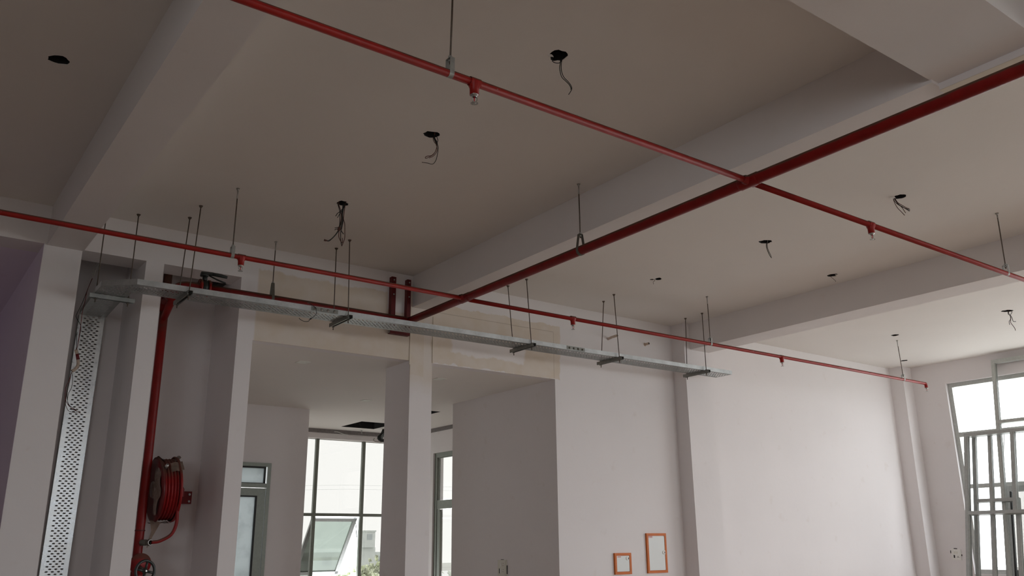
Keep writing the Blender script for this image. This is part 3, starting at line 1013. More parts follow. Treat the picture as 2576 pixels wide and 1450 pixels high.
hanger(2.0, YA, ZA, RA, 'x', .085, .022, 'rod and strap hanger on the near thin pipe at the top centre', lean=(.012, 0))
hanger(7.765, YA, ZA, RA, 'x', .075, .024, 'rod and strap hanger on the near thin pipe at the right edge', lean=(.02, 0))
hanger(2.06, YB, ZB, RB, 'x', .075, .022, 'rod and strap hanger on the far thin pipe just left of a sprinkler')
hanger(7.722, YB, ZB, RB, 'x', .07, .022, 'rod and strap hanger on the far thin pipe near the right beam')
hanger(11.87, YB, ZB, RB, 'x', .07, .024, 'rod and strap hanger on the far thin pipe near its open end', lean=(-.03, 0))
hanger(XM, 4.87, ZM, RM, 'y', .135, .016, 'rod and teardrop strap hanger on the thick main pipe', dark=True)
hanger(2.80, YH, ZM, RM, 'x', .155, .012, 'rod and strap hanger on the header pipe behind the tray', dark=True)

# ================================================================ CABLE TRAY
ZT = 3.632
TY0, TY1 = 7.125, 7.395
FH = .046
t = thing('cable_tray', 'galvanised perforated cable tray running along the wall and down the first niche', 'cable tray', (4.0, 7.26, ZT))


def tray_run(x0, x1, z0, z1):
    L_ = math.hypot(x1 - x0, z1 - z0)
    f = MB()
    perf(f, (x0, TY0, z0), (x1 - x0, 0, z1 - z0), (0, 1, 0), L_, TY1 - TY0)
    return f


def zt(x):
    return ZT + (x - 1.5) * .0045


seg = [1.50, 3.13, 6.14, 8.785]
for a_, b_ in zip(seg[:-1], seg[1:]):
    s_ = part(tray_run(a_, b_, zt(a_), zt(b_)), 'straight_section', 'galv', t)
    f = MB()
    for y in (TY0, TY1):
        for fa, fb in ((a_ + .002, b_ - .002),):
            f.obox(((fa + fb) / 2, y, (zt(fa) + zt(fb)) / 2 + FH / 2), (Vector((1, 0, .0045)).normalized(), Vector((0, 1, 0)), Vector((-.0045, 0, 1)).normalized()), ((fb - fa) / 2, .0012, FH / 2))
        yy = y + (.006 if y == TY0 else -.006)
        f.obox(((a_ + b_) / 2, yy, (zt(a_) + zt(b_)) / 2 + FH), (Vector((1, 0, .0045)).normalized(), Vector((0, 1, 0)), Vector((-.0045, 0, 1)).normalized()), ((b_ - a_) / 2 - .003, .007, .0012))
    part(f, 'side_flange', 'galv_mid', s_)
# end slots of the open end
part(MB().box((8.70, TY0 - .0022, zt(8.7) + .024), (8.716, TY0 - .0013, zt(8.7) + .032)), 'slot', 'panel_white', t)
part(MB().box((8.745, TY0 - .0022, zt(8.7) + .024), (8.761, TY0 - .0013, zt(8.7) + .032)), 'slot', 'panel_white', t)
for xc in (3.13, 6.14):
    cp = part(MB().box((xc - .13, TY0 - .005, zt(xc) + .004), (xc + .13, TY0 - .0015, zt(xc) + FH - .003)), 'coupler_plate', 'strut', t, 'dull joining plate with four bolts')
    for k_ in range(4):
        bx = xc - .095 + k_ * .063
        part(MB().lathe([(0, .013), (.003, .013), (.005, .008), (.010, .006), (.012, 0)], (bx, TY0 - .005, zt(xc) + .022), (0, -1, 0), 10), 'bolt', 'clamp_dark' if xc > 4 else 'steel', cp)
# flat bend into the first niche
BX0, BX1 = 1.278, 1.530
bend = [(1.50, TY0), (1.50, TY1), (BX1, TY1 + .05), (BX1, 7.56), (BX0, 7.56), (BX0, 7.335)]
hl = []
for i in range(10):
    for j in range(8):
        x = 1.30 + j * .026 + (i % 2) * .013
        y = 7.19 + i * .036
        if x < 1.485 and y < 7.53 and (x - BX0) * .95 + (y - 7.335) > .045 - 0 and (y > 7.335 or (x - 1.278) / (.222) > (7.335 - y) / .21 + .2) and (y < 7.36 or x < 1.49):
            hl.append([(x - .005, y - .011), (x + .005, y - .011), (x + .005, y + .011), (x - .005, y + .011)])
V_, F_ = sheet(bend, hl, ZT)
bd = part(MB().add(V_, F_), 'bend_section', 'galv', t)
f = MB()
for a_, b_ in (((1.50, TY0), (BX0, 7.335)), ((BX0, 7.335), (BX0, 7.56)), ((1.50, TY1), (BX1, TY1 + .05)), ((BX1, TY1 + .05), (BX1, 7.56))):
    f.bar((a_[0], a_[1], ZT + FH / 2), (b_[0], b_[1], ZT + FH / 2), .0024, FH)
part(f, 'side_flange', 'galv_mid', bd)
# run into the niche and the drop
YV = 8.515
VX0, VX1 = 1.333, 1.552
DL = .05      # the drop leans a little to the left on its way down
f = MB()
perf(f, (1.283, 7.56, ZT), (.05, YV - 7.56, .03), (1, 0, 0), YV - 7.56, .228)
nr = part(f, 'niche_section', 'galv', t)
f = MB()
f.bar((1.280, 7.56, ZT + FH / 2), (VX0, YV, ZT + .03 + FH / 2), .0024, FH).bar((1.511, 7.56, ZT + FH / 2), (VX1 + .008, YV, ZT + .03 + FH / 2), .0024, FH)
part(f, 'side_flange', 'galv', nr)
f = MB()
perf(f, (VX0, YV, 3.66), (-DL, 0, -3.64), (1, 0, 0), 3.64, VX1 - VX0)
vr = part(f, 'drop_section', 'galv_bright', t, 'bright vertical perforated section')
f = MB()
for x in (VX0, VX1):
    f.bar((x, YV + .025, 3.66), (x - DL, YV + .025, .02), .05, .0024, (1, 0, 0))
part(f, 'side_flange', 'galv', vr)

# trapeze supports under the tray
def trapeze(x, yf, yr, ztop, label, axis='y', rods=None, tops=None):
    t = thing('tray_support', label, 'tray support', (x, (yf + yr) / 2, ztop), 'cable tray supports')
    f = MB()
    z1, z0 = ztop - .003, ztop - .038
    a_, b_ = yf - .05, yr + .05
    if axis == 'y':
        f.box((x - .021, a_, z1 - .003), (x + .021, b_, z1)).box((x - .021, a_, z0), (x - .018, b_, z1 - .003)).box((x + .018, a_, z0), (x + .021, b_, z1 - .003))
        f.box((x - .018, a_, z0), (x - .011, b_, z0 + .003)).box((x + .011, a_, z0), (x + .018, b_, z0 + .003))
    else:
        f.box((a_, x - .021, z1 - .003), (b_, x + .021, z1)).box((a_, x - .021, z0), (b_, x - .018, z1 - .003)).box((a_, x + .018, z0), (b_, x + .021, z1 - .003))
    part(f, 'strut_channel', 'strut' if axis == 'y' else 'galv', t)
    for i, yy in enumerate((yf, yr)):
        bx, by = (x, yy) if axis == 'y' else (yy, x)
        dx, dy = tops[i] if tops else (0, 0)
        tp = Vector((bx + dx, by + dy, CEIL - .018))
        part(MB().tube([(bx, by, z0 - .035), tp], .0048, 8), 'threaded_rod', 'rod', t)
        part(MB().lathe([(-.008, 0), (-.008, .012), (0, .012), (0, 0)], (bx, by, z0 - .001), (0, 0, 1), 6, False), 'nut', 'clamp_dark', t)
        part(MB().lathe([(0, 0), (0, .012), (.008, .012), (.008, 0)], (bx, by, z1 + .001), (0, 0, 1), 6, False), 'nut', 'clamp_dark', t)
        part(MB().tube([tp, tp + Vector((0, 0, .017))], [.008, .018], 10), 'anchor', 'rod', t)
    return t


yf_, yr_ = 7.098, 7.42
for x, lab, tops in ((1.905, 'tray support with two rods just right of the second pier', ((.025, -.01), (.03, 0))),
                     (3.355, 'tray support with two rods above the first tall opening', ((.0, .05), (0, .02))),
                     (5.50, 'tray support with two rods just right of the thick pipe, above the second tall opening', ((.02, .10), (.0, .10))),
                     (6.78, 'tray support with two rods right of the second tall opening', ((-.045, 0), (.055, -.03))),
                     (8.26, 'tray support with two rods at the open right end of the tray', ((.0, 0), (.02, -.02)))):
    trapeze(x, yf_, yr_, zt(x), lab, 'y', tops=tops)
trapeze(7.60, 1.292, 1.548, ZT, 'tray support with two rods in front of the first niche', 'x')

# black cable tie looped round the tray
W_ = {'h2':[[[2.904,3.5,4.404],[2.903,3.501,4.375],[2.907,3.497,4.361],[2.922,3.485,4.354],[2.937,3.472,4.356],[2.947,3.464,4.381]],[[2.943,3.467,4.406],[2.94,3.47,4.357],[2.936,3.473,4.321],[2.939,3.471,4.284],[2.945,3.465,4.254],[2.96,3.453,4.231],[2.977,3.439,4.204],[2.985,3.432,4.178],[2.982,3.434,4.171]],[[2.951,3.461,4.405],[2.945,3.466,4.357],[2.943,3.468,4.32],[2.946,3.465,4.283],[2.955,3.457,4.253],[2.972,3.443,4.226],[2.984,3.433,4.2],[2.988,3.43,4.178],[2.981,3.436,4.157],[2.972,3.443,4.14]]],'h3':[[[2.864,4.792,4.406],[2.858,4.796,4.367],[2.869,4.79,4.337],[2.881,4.782,4.325],[2.879,4.783,4.291],[2.866,4.791,4.252],[2.844,4.804,4.23],[2.817,4.82,4.213],[2.814,4.822,4.222],[2.827,4.814,4.231],[2.85,4.801,4.236],[2.873,4.787,4.265],[2.884,4.781,4.308]],[[2.874,4.786,4.406],[2.887,4.779,4.36],[2.883,4.781,4.334],[2.89,4.777,4.3],[2.886,4.779,4.249],[2.877,4.784,4.201],[2.858,4.796,4.171],[2.824,4.816,4.178],[2.793,4.835,4.182]],[[2.868,4.79,4.406],[2.861,4.794,4.376],[2.874,4.786,4.333],[2.883,4.781,4.282],[2.863,4.793,4.239],[2.834,4.81,4.219]]],'h4':[[[2.86,6.362,4.396],[2.875,6.356,4.342],[2.88,6.353,4.307],[2.882,6.352,4.267],[2.881,6.353,4.188],[2.867,6.359,4.137],[2.836,6.373,4.086],[2.804,6.388,4.057],[2.771,6.403,4.059]],[[2.919,6.336,4.391],[2.896,6.346,4.329],[2.894,6.347,4.268],[2.893,6.347,4.199],[2.875,6.356,4.148],[2.844,6.37,4.096],[2.809,6.386,4.055],[2.784,6.397,4.055]],[[2.91,6.339,4.39],[2.901,6.344,4.309],[2.906,6.341,4.239],[2.898,6.345,4.174],[2.892,6.348,4.139],[2.894,6.347,4.08],[2.898,6.345,4.046],[2.905,6.342,4.015]],[[2.916,6.337,4.391],[2.91,6.339,4.29],[2.91,6.34,4.255],[2.92,6.335,4.216],[2.924,6.333,4.142],[2.925,6.333,4.087],[2.916,6.337,4.048],[2.906,6.341,4.015]],[[2.919,6.336,4.391],[2.884,6.352,4.328],[2.864,6.361,4.306],[2.851,6.366,4.278]],[[2.906,6.341,4.39],[2.9,6.344,4.344],[2.88,6.353,4.302],[2.865,6.36,4.266]],[[2.868,6.358,4.387],[2.883,6.352,4.338],[2.892,6.348,4.268],[2.885,6.351,4.198],[2.88,6.353,4.138],[2.883,6.352,4.089],[2.908,6.34,4.042],[2.908,6.34,4.086]],[[2.898,6.345,4.389],[2.9,6.344,4.289],[2.901,6.344,4.209],[2.893,6.347,4.159],[2.914,6.338,4.124]],[[2.896,6.346,4.239],[2.881,6.353,4.188],[2.861,6.362,4.176],[2.847,6.368,4.173]],[[2.894,6.347,4.229],[2.878,6.354,4.173],[2.857,6.363,4.161],[2.849,6.367,4.153]],[[2.892,6.347,4.219],[2.878,6.354,4.163],[2.873,6.356,4.143]]],'h5':[[[6.698,6.399,4.405],[6.701,6.395,4.385],[6.689,6.408,4.373],[6.687,6.41,4.362],[6.69,6.407,4.344]]],'h6':[[[6.718,4.887,4.405],[6.711,4.896,4.378],[6.71,4.897,4.347],[6.715,4.891,4.31],[6.719,4.884,4.282],[6.726,4.875,4.251],[6.733,4.866,4.232]],[[6.724,4.878,4.408],[6.716,4.888,4.381],[6.716,4.888,4.346],[6.72,4.883,4.309],[6.726,4.875,4.281],[6.731,4.869,4.254],[6.732,4.867,4.234]],[[6.721,4.882,4.406],[6.714,4.892,4.374],[6.713,4.893,4.342],[6.717,4.887,4.306],[6.723,4.879,4.273],[6.728,4.872,4.249]]],'h7':[[[8.203,5.188,4.398],[8.205,5.184,4.381],[8.212,5.174,4.369],[8.218,5.163,4.353],[8.224,5.153,4.341],[8.228,5.148,4.324]]],'h8':[[[6.684,3.549,4.402],[6.686,3.546,4.366],[6.694,3.53,4.31],[6.705,3.509,4.271],[6.716,3.488,4.231]],[[6.683,3.55,4.402],[6.689,3.54,4.365],[6.699,3.52,4.333],[6.709,3.501,4.315],[6.723,3.475,4.286],[6.735,3.452,4.26]],[[6.689,3.54,4.4],[6.693,3.531,4.377],[6.7,3.519,4.35],[6.715,3.49,4.319],[6.727,3.468,4.295],[6.737,3.449,4.286]],[[6.69,3.538,4.4],[6.698,3.522,4.34],[6.708,3.504,4.315],[6.714,3.491,4.285],[6.721,3.479,4.251]],[[6.687,3.544,4.401],[6.696,3.526,4.352],[6.71,3.499,4.311],[6.729,3.463,4.282],[6.737,3.447,4.27]]],'h9':[[[11.451,4.795,4.394],[11.45,4.798,4.359],[11.457,4.782,4.346],[11.461,4.772,4.327],[11.464,4.764,4.29],[11.465,4.762,4.262],[11.469,4.753,4.253],[11.477,4.734,4.251]],[[11.468,4.756,4.388],[11.464,4.764,4.361],[11.458,4.78,4.344],[11.457,4.78,4.313],[11.456,4.784,4.288],[11.45,4.798,4.268],[11.448,4.802,4.245],[11.449,4.8,4.219]],[[11.453,4.791,4.394],[11.454,4.788,4.355],[11.459,4.776,4.313],[11.456,4.785,4.268],[11.455,4.786,4.243],[11.462,4.77,4.203],[11.468,4.756,4.165],[11.469,4.753,4.137]]],'trayw':[[[1.362,8.2,4.081],[1.348,8.2,4.023],[1.346,8.2,3.976],[1.345,8.2,3.937]],[[1.386,8.2,4.07],[1.364,8.2,4.011],[1.354,8.2,3.946]],[[1.387,8.2,4.078],[1.379,8.2,4.029],[1.363,8.2,3.963]]],'trayw2':[[[1.346,8.2,3.929],[1.328,8.2,3.849],[1.311,8.2,3.769],[1.289,8.2,3.674],[1.261,8.2,3.579],[1.264,8.2,3.549],[1.301,8.2,3.494],[1.31,8.2,3.451],[1.304,8.2,3.338]],[[1.349,8.2,3.93],[1.32,8.2,3.809],[1.314,8.2,3.716],[1.305,8.2,3.6],[1.306,8.2,3.48],[1.306,8.2,3.346]]],'trayw3':[[[1.282,8.2,3.407],[1.294,8.2,3.327],[1.297,8.2,3.262]],[[1.305,8.2,3.41],[1.305,8.2,3.312],[1.299,8.2,3.263]]],'cond':[[[1.297,8.22,3.269],[1.312,8.22,3.23],[1.325,8.22,3.183],[1.331,8.22,3.135],[1.312,8.22,3.095],[1.289,8.22,3.076]]],'trayw4':[[[1.289,8.22,3.066],[1.275,8.22,2.985],[1.259,8.22,2.925],[1.272,8.22,2.822],[1.315,8.22,2.763],[1.361,8.22,2.74],[1.402,8.22,2.717]],[[1.291,8.22,3.066],[1.305,8.22,2.993],[1.304,8.22,2.93],[1.287,8.22,2.875],[1.291,8.22,2.802],[1.326,8.22,2.753],[1.376,8.22,2.731],[1.399,8.22,2.72]],[[1.287,8.22,3.066],[1.278,8.22,2.927],[1.272,8.22,2.806],[1.299,8.22,2.74],[1.329,8.22,2.722],[1.377,8.22,2.723]],[[1.287,8.22,3.066],[1.284,8.22,2.991],[1.277,8.22,2.896],[1.286,8.22,2.823],[1.308,8.22,2.778],[1.36,8.22,2.744]]],'loop':[[[3.012,7.25,3.743],[3.005,7.2,3.729],[3.011,7.15,3.701],[3.028,7.1,3.666],[3.031,7.09,3.634],[3.034,7.09,3.608],[3.05,7.2,3.599],[3.061,7.3,3.603],[3.066,7.32,3.595],[3.054,7.35,3.592],[3.034,7.38,3.601],[3.012,7.4,3.618],[3.004,7.41,3.632]]]}
t = thing('cable_loop', 'thin black cable looped loosely round the tray beside the first joining plate', 'cable', (3.03, 7.2, ZT))
part(MB().tube(curve_pts(W_['loop'][0], 5), .0028, 6), 'cable', 'wire', t)
part(MB().tube([(3.055, 7.25, 3.60), (3.062, 7.29, 3.603)], .007, 8), 'knot', 'wire', t)

# ================================================================ WIRES HANGING FROM THE HOLES
def bundle(key, label, r_=.0027, mats=('wire',), hole=None, extra=None):
    ls = W_[key]
    o = ls[0][0]
    t = thing('wire_bundle', label, 'wires', (o[0], o[1], CEIL), 'loose wires hanging from ceiling holes')
    for i, l in enumerate(ls):
        l = [list(q) for q in l]
        rw2 = random.Random(i * 7 + len(l))
        off = rw2.uniform(-.006, .006)
        for j, q in enumerate(l):
            s = j / max(1, len(l) - 1)
            q[0] += off * s * .8
            q[1] += off * s * .6
        if extra != 'free' and l[0][2] > 4.37:
            a = l[0]
            l = [[a[0], a[1], max(CEIL + .03, a[2] + .03)]] + l
        part(MB().tube(curve_pts(l, 4), r_ * 1.08, 6), 'wire', mats[i % len(mats)], t)
    return t


bundle('h2', 'pair of black wires hanging from the ceiling hole nearest the top', .0024, ('wire',))
tb = bundle('h3', 'curled brown and black wires hanging from the hole left of the near thin pipe', .0022, ('wire_brown', 'wire'))
part(MB().tube(curve_pts([(2.861, 4.794, 4.40), (2.866, 4.79, 4.37), (2.878, 4.783, 4.345), (2.882, 4.781, 4.325)]), [.006] * 13, 8), 'tape', 'wire', tb)
tb = bundle('h4', 'long tangled bunch of black wires hanging above the far thin pipe', .0030, ('wire', 'wire', 'wire', 'wire_brown', 'wire', 'wire', 'wire_brown', 'wire'))
part(MB().lathe([(-.02, .003), (-.012, .012), (0, .015), (.012, .012), (.02, .004)], (2.879, 6.352, 4.165), (.2, 0, 1), 10), 'knot', 'wire_brown', tb)
part(MB().tube([(2.771, 6.403, 4.059), (2.785, 6.397, 4.056), (2.80, 6.39, 4.056)], [.009, .008, .004], 8), 'tape', 'wire_brown', tb)
bundle('h5', 'single short wire hanging from the small hole near the middle of the second bay', .0022, ('wire_brown',))
bundle('h6', 'two curved black wires hanging from a wide hole in the second bay', .0024, ('wire', 'wire', 'wire_white'))
bundle('h7', 'short thin wire stub at the hole beside the right beam', .0022, ('wire_brown',))
bundle('h8', 'fan of brown and black wires hanging right of the thick pipe', .0026, ('wire_brown', 'wire', 'wire_brown', 'wire_brown', 'wire'))
bundle('h9', 'wires hanging from the hole at the right edge beyond the right beam', .0034, ('wire', 'wire', 'wire_brown'))
# broken white plaster at some of the rims
for cx, cy, s, n_ in ((6.668, 3.548, .035, 5), (2.868, 6.395, .03, 4), (2.935, 6.30, .028, 4), (2.89, 3.50, .022, 4), (8.24, 5.13, .03, 4)):
    pl = MB()
    rr = random.Random(int(cx * 100))
    vv = [(cx + s * (.7 + .5 * rr.random()) * math.cos(a_ * 2 * math.pi / 7), cy + s * .7 * (.6 + .5 * rr.random()) * math.sin(a_ * 2 * math.pi / 7), CEIL - .001 - .003 * rr.random()) for a_ in range(7)]
    pl.add(vv + [(cx, cy, CEIL - .006)], [(i, (i + 1) % 7, 7) for i in range(7)])
    struct(pl, 'ceiling_plaster', 'plaster', 'broken white plaster at the rim of a ceiling hole')

# wires and conduit in front of the drop section
t = thing('wire_bundle', 'red and black wires with a stub of conduit hanging in front of the vertical tray', 'wires', (1.33, 8.2, 4.0))
for l in W_['trayw']:
    part(MB().tube(curve_pts(l, 4), .0028, 6), 'wire', 'wire_white', t)
for i, l in enumerate(W_['trayw2'] + W_['trayw3']):
    part(MB().tube(curve_pts(l, 4), .0026, 6), 'wire', ('wire', 'wire_red', 'wire', 'wire_red')[i], t)
part(MB().tube([(1.304, 8.2, 3.338), (1.305, 8.2, 3.37), (1.305, 8.2, 3.41)], .0026, 6), 'wire', 'wire_red', t)
for i, l in enumerate(W_['trayw4']):
    part(MB().tube(curve_pts(l, 4), .0022, 6), 'wire', ('wire_red', 'wire', 'wire_brown', 'wire')[i], t)
cd = part(MB().tube(curve_pts(W_['cond'][0], 4), .0135, 12), 'conduit', 'pvc', t, 'bent stub of beige conduit')
a_, b_ = Vector(W_['cond'][0][-1]), Vector(W_['cond'][0][-2])
part(MB().tube([a_ + (b_ - a_) * .1, a_ + (a_ - b_) * .04], .0105, 12), 'bore', 'pvc_dark', cd)
part(MB().tube([Vector(W_['cond'][0][1]) + Vector((0, -.004, 0)), Vector(W_['cond'][0][2]) + Vector((0, -.004, 0))], .0138, 12), 'tape', 'wire_red', cd)

# ================================================================ THINGS ON THE WALLS
def db(name, x0, x1, z0, z1, label, latch, stick):
    t = thing(name, label, 'distribution board', ((x0 + x1) / 2, YW, z0))
    y1, y0 = YW, YW - .022
    w_ = .030
    f = MB()
    for a_, b_ in (((x0, z0), (x0 + w_, z1)), ((x1 - w_, z0), (x1, z1)), ((x0 + w_, z1 - w_), (x1 - w_, z1)), ((x0 + w_, z0), (x1 - w_, z0 + w_))):
        f.box((a_[0], y0, a_[1]), (b_[0], y1, b_[1]))
    part(f, 'frame', 'orange', t, 'orange frame')
    d_ = part(MB().box((x0 + w_ + .002, y0 + .004, z0 + w_ + .002), (x1 - w_ - .002, y1, z1 - w_ - .002)), 'door', 'panel_white', t, 'pale grey door')
    lx, lz = latch
    l_ = MB().lathe([(0, 0), (0, .022), (.004, .021), (.006, .018), (.006, 0)], (lx - .008, y0 + .004, lz), (0, -1, 0), 20)
    l_.box((lx - .008, y0 - .0015, lz - .0215), (lx + .018, y0 + .004, lz + .0215))
    la = part(l_, 'latch', 'switch_white', d_)
    part(MB().box((lx + .002, y0 - .003, lz - .011), (lx + .012, y0 - .001, lz + .011)), 'key_slot', 'gasket', la)
    sx, sz, sw, sh, chars = stick
    s_ = MB()
    e_ = .0018
    yy0, yy1 = y0 + .0028, y0 + .0038
    if sh > .02:
        s_.box((sx, yy0, sz), (sx + sw, yy1, sz + e_)).box((sx, yy0, sz + sh - e_), (sx + sw, yy1, sz + sh)).box((sx, yy0, sz + e_), (sx + e_, yy1, sz + sh - e_)).box((sx + sw - e_, yy0, sz + e_), (sx + sw, yy1, sz + sh - e_))
    m_ = .004
    cw = (sw - 2 * m_) / chars
    for i in range(chars):     # blocky capitals too small to read in the photograph
        cx = sx + m_ + i * cw
        zz0, zz1 = sz + m_, sz + sh - m_
        s_.box((cx, yy0, zz0), (cx + .002, yy1, zz1)).box((cx + .002, yy0, zz1 - .002), (cx + cw * .7, yy1, zz1))
        s_.box((cx + .002, yy0, (zz0 + zz1) / 2 - .001), (cx + cw * .6, yy1, (zz0 + zz1) / 2 + .001))
        if i % 2:
            s_.box((cx + cw * .55, yy0, zz0), (cx + cw * .7, yy1, zz1 - .002))
        else:
            s_.box((cx + .002, yy0, zz0), (cx + cw * .7, yy1, zz0 + .002))
    part(s_, 'sticker', 'sticker', d_, 'small red maker label')


db('distribution_board', 7.762, 8.10, 1.238, 1.702, 'larger, taller orange-framed electrical panel, near the pilaster', (8.052, 1.475), (7.803, 1.648, .062, .022, 5))
db('distribution_board', 7.225, 7.492, 1.237, 1.478, 'smaller orange-framed electrical panel, left of the tall one', (7.435, 1.415), (7.268, 1.425, .066, .018, 5))

# double socket on the side wall of the second opening
t = thing('switch_socket', 'ivory switch and socket plate on the shaded wall of the second opening', 'socket', (6.4, 8.905, 1.32))
yc, zc = 8.905, 1.315
part(MB().box((6.388, yc - .09, zc - .092), (6.3999, yc + .09, zc + .092)), 'plate', 'switch', t)
pl_ = part(MB().box((6.383, yc - .075, zc - .078), (6.388, yc + .072, zc + .078)), 'insert', 'switch', t)
for dz in (-.036, .036):
    f = MB().lathe([(0, 0), (0, .0045), (.001, 0)], (6.383, yc - .028, zc + dz + .018), (-1, 0, 0), 8).lathe([(0, 0), (0, .0035), (.001, 0)], (6.383, yc - .038, zc + dz - .008), (-1, 0, 0), 8).lathe([(0, 0), (0, .0035), (.001, 0)], (6.383, yc - .018, zc + dz - .008), (-1, 0, 0), 8)
    part(f, 'socket', 'gasket', pl_)
    part(MB().box((6.379, yc + .012, zc + dz - .02), (6.383, yc + .032, zc + dz + .024)), 'rocker_switch', 'switch_white', pl_)
part(MB().box((6.381, yc + .040, zc - .064), (6.3829, yc + .054, zc - .008)), 'empty_slot', 'gasket', pl_)
part(MB().box((6.392, yc - .098, zc - .07), (6.3999, yc - .0905, zc + .03)), 'wall_gap', 'gasket', t)
part(MB().box((6.392, yc - .02, zc + .0925), (6.3999, yc + .03, zc + .098)), 'wall_gap', 'gasket', t)

# socket on the end wall
t = thing('switch_socket', 'white switch and socket plate in a rough cut-out on the end wall by the window', 'socket', (14.03, 7.27, 1.36))
cy_, cz_ = 7.268, 1.365
ty = .06
U = Vector((0, math.cos(ty), math.sin(ty)))
Wv = Vector((0, -math.sin(ty), math.cos(ty)))
AX = (Vector((1, 0, 0)), U, Wv)
cc = Vector((14.022, cy_, cz_))
part(MB().obox(cc, AX, (.008, .075, .082)), 'plate', 'switch_white', t)
pl_ = part(MB().obox(cc + Vector((-.009, 0, 0)), AX, (.002, .062, .068)), 'insert', 'switch_white', t)
part(MB().obox(cc + Vector((-.012, 0, 0)) + U * .028 - Wv * .03, AX, (.001, .010, .022)), 'empty_slot', 'gasket', pl_)
part(MB().obox(cc + Vector((-.012, 0, 0)) - U * .030 - Wv * .024, AX, (.001, .003, .006)).obox(cc + Vector((-.012, 0, 0)) - U * .020 - Wv * .038, AX, (.001, .003, .006)).obox(cc + Vector((-.012, 0, 0)) - U * .040 - Wv * .038, AX, (.001, .003, .006)), 'socket', 'gasket', pl_)
part(MB().obox(cc + Vector((-.011, 0, 0)) + U * .02 + Wv * .03, AX, (.0025, .012, .018)).obox(cc + Vector((-.011, 0, 0)) - U * .015 + Wv * .03, AX, (.0025, .012, .018)), 'rocker_switch', 'switch', pl_)
part(MB().obox((14.0275, cy_ - .0 + .005, cz_ + .090), AX, (.002, .026, .006)), 'wall_gap', 'gasket', t)
part(MB().obox((14.0275, cy_ + .084, cz_ + .04), AX, (.002, .008, .022)), 'wall_gap', 'gasket', t)
part(MB().obox((14.0275, cy_ - .082, cz_ - .01), AX, (.002, .006, .012)), 'wall_gap', 'gasket', t)

# pipe stubs through the long wall
for x, z, ln, lab in ((7.282, 4.082, .17, 'longer beige pipe stub sticking out of the wall above the tray'), (7.935, 4.083, .07, 'shorter beige pipe stub sticking out of the wall, nearer the pilaster')):
    t = thing('pipe_stub', lab, 'pipe stub', (x, YW, z), 'pipe stubs on the long wall')
    a_, b_ = Vector((x, YW + .01, z)), Vector((x + .004, YW - ln, z + .002))
    if ln > .1:
        part(MB().tube([a_ + Vector((0, 0, -.012)), (a_ + b_) / 2, b_], .0165, 14), 'pipe', 'pvc', t)
    else:
        part(MB().tube([a_, b_], .0165, 14).lathe([(0, .024), (.008, .018)], (x, YW, z), (0, -1, 0), 12), 'pipe', 'pvc', t)
    part(MB().tube([b_ + Vector((0, .002, 0)), b_ + Vector((0, -.0012, 0))], .0125, 14), 'bore', 'pvc_dark', t)

# square flush lamps in the low ceiling
for (x, y), lab in (((3.53, 8.53), 'unlit square flush ceiling lamp just inside the first tall opening'), ((5.25, 8.56), 'unlit square flush ceiling lamp just inside the second tall opening'), ((5.256, 10.44), 'unlit square flush ceiling lamp deeper inside the far room')):
    t = thing('ceiling_lamp', lab, 'lamp', (x, y, 3.465), 'square flush lamps in the low ceiling')
    s = .062
    f = MB()
    for a_, b_ in (((x - s, y - s), (x + s, y - s + .012)), ((x - s, y + s - .012), (x + s, y + s)), ((x - s, y - s + .012), (x - s + .012, y + s - .012)), ((x + s - .012, y - s + .012), (x + s, y + s - .012))):
        f.box((a_[0], a_[1], 3.459), (b_[0], b_[1], 3.4649))
    part(f, 'frame', 'light', t)
    part(MB().box((x - s + .012, y - s + .012, 3.461), (x + s - .012, y + s - .012, 3.4649)), 'diffuser', 'light', t)

# small sprinkler, hanging cables and a white batten in the far room
t = thing('ceiling_sprinkler', 'tiny sprinkler under the low ceiling beside the square opening', 'sprinkler', (6.62, 13.28, 3.465))
part(MB().lathe([(0, .03), (.006, .022), (.012, .012), (.035, .008), (.05, .008)], (6.62, 13.28, 3.465), (0, 0, -1), 14), 'body', 'steel', t)
part(MB().lathe([(0, 0), (0, .017), (.003, .017), (.003, 0)], (6.62, 13.28, 3.41), (0, 0, -1), 12), 'deflector', 'steel', t)
t = thing('hanging_cable', 'black cable bundle hanging from the low ceiling beside the middle column', 'cable', (6.85, 12.9, 3.465))
part(MB().tube(curve_pts([(6.72, 12.2, 3.47), (6.76, 12.4, 3.40), (6.80, 12.8, 3.36), (6.84, 13.0, 3.30)]), .022, 10), 'cable', 'wire', t)
part(MB().tube(curve_pts([(6.90, 13.0, 3.47), (6.86, 13.0, 3.38), (6.80, 13.0, 3.31), (6.90, 13.0, 3.27), (7.0, 13.0, 3.27)]), .03, 10), 'cable', 'wire', t)
part(MB().tube(curve_pts([(6.72, 13.0, 3.30), (6.70, 13.0, 3.275), (6.74, 13.0, 3.25), (6.86, 13.0, 3.245)]), .008, 8), 'white_sleeve', 'wire_white', t)
t = thing('wall_batten', 'thin white cable end lying across the grey cornice of the far room', 'cable', (6.3, 13.46, 3.41))
part(MB().tube(curve_pts([(6.20, 13.46, 3.425), (6.27, 13.46, 3.425), (6.36, 13.46, 3.40), (6.46, 13.46, 3.39)]), .0055, 8), 'cable', 'panel_white', t)
part(MB().tube(curve_pts([(6.46, 13.46, 3.39), (6.60, 13.46, 3.38), (6.76, 13.2, 3.36)]), .0022, 6), 'wire', 'wire_white', t)

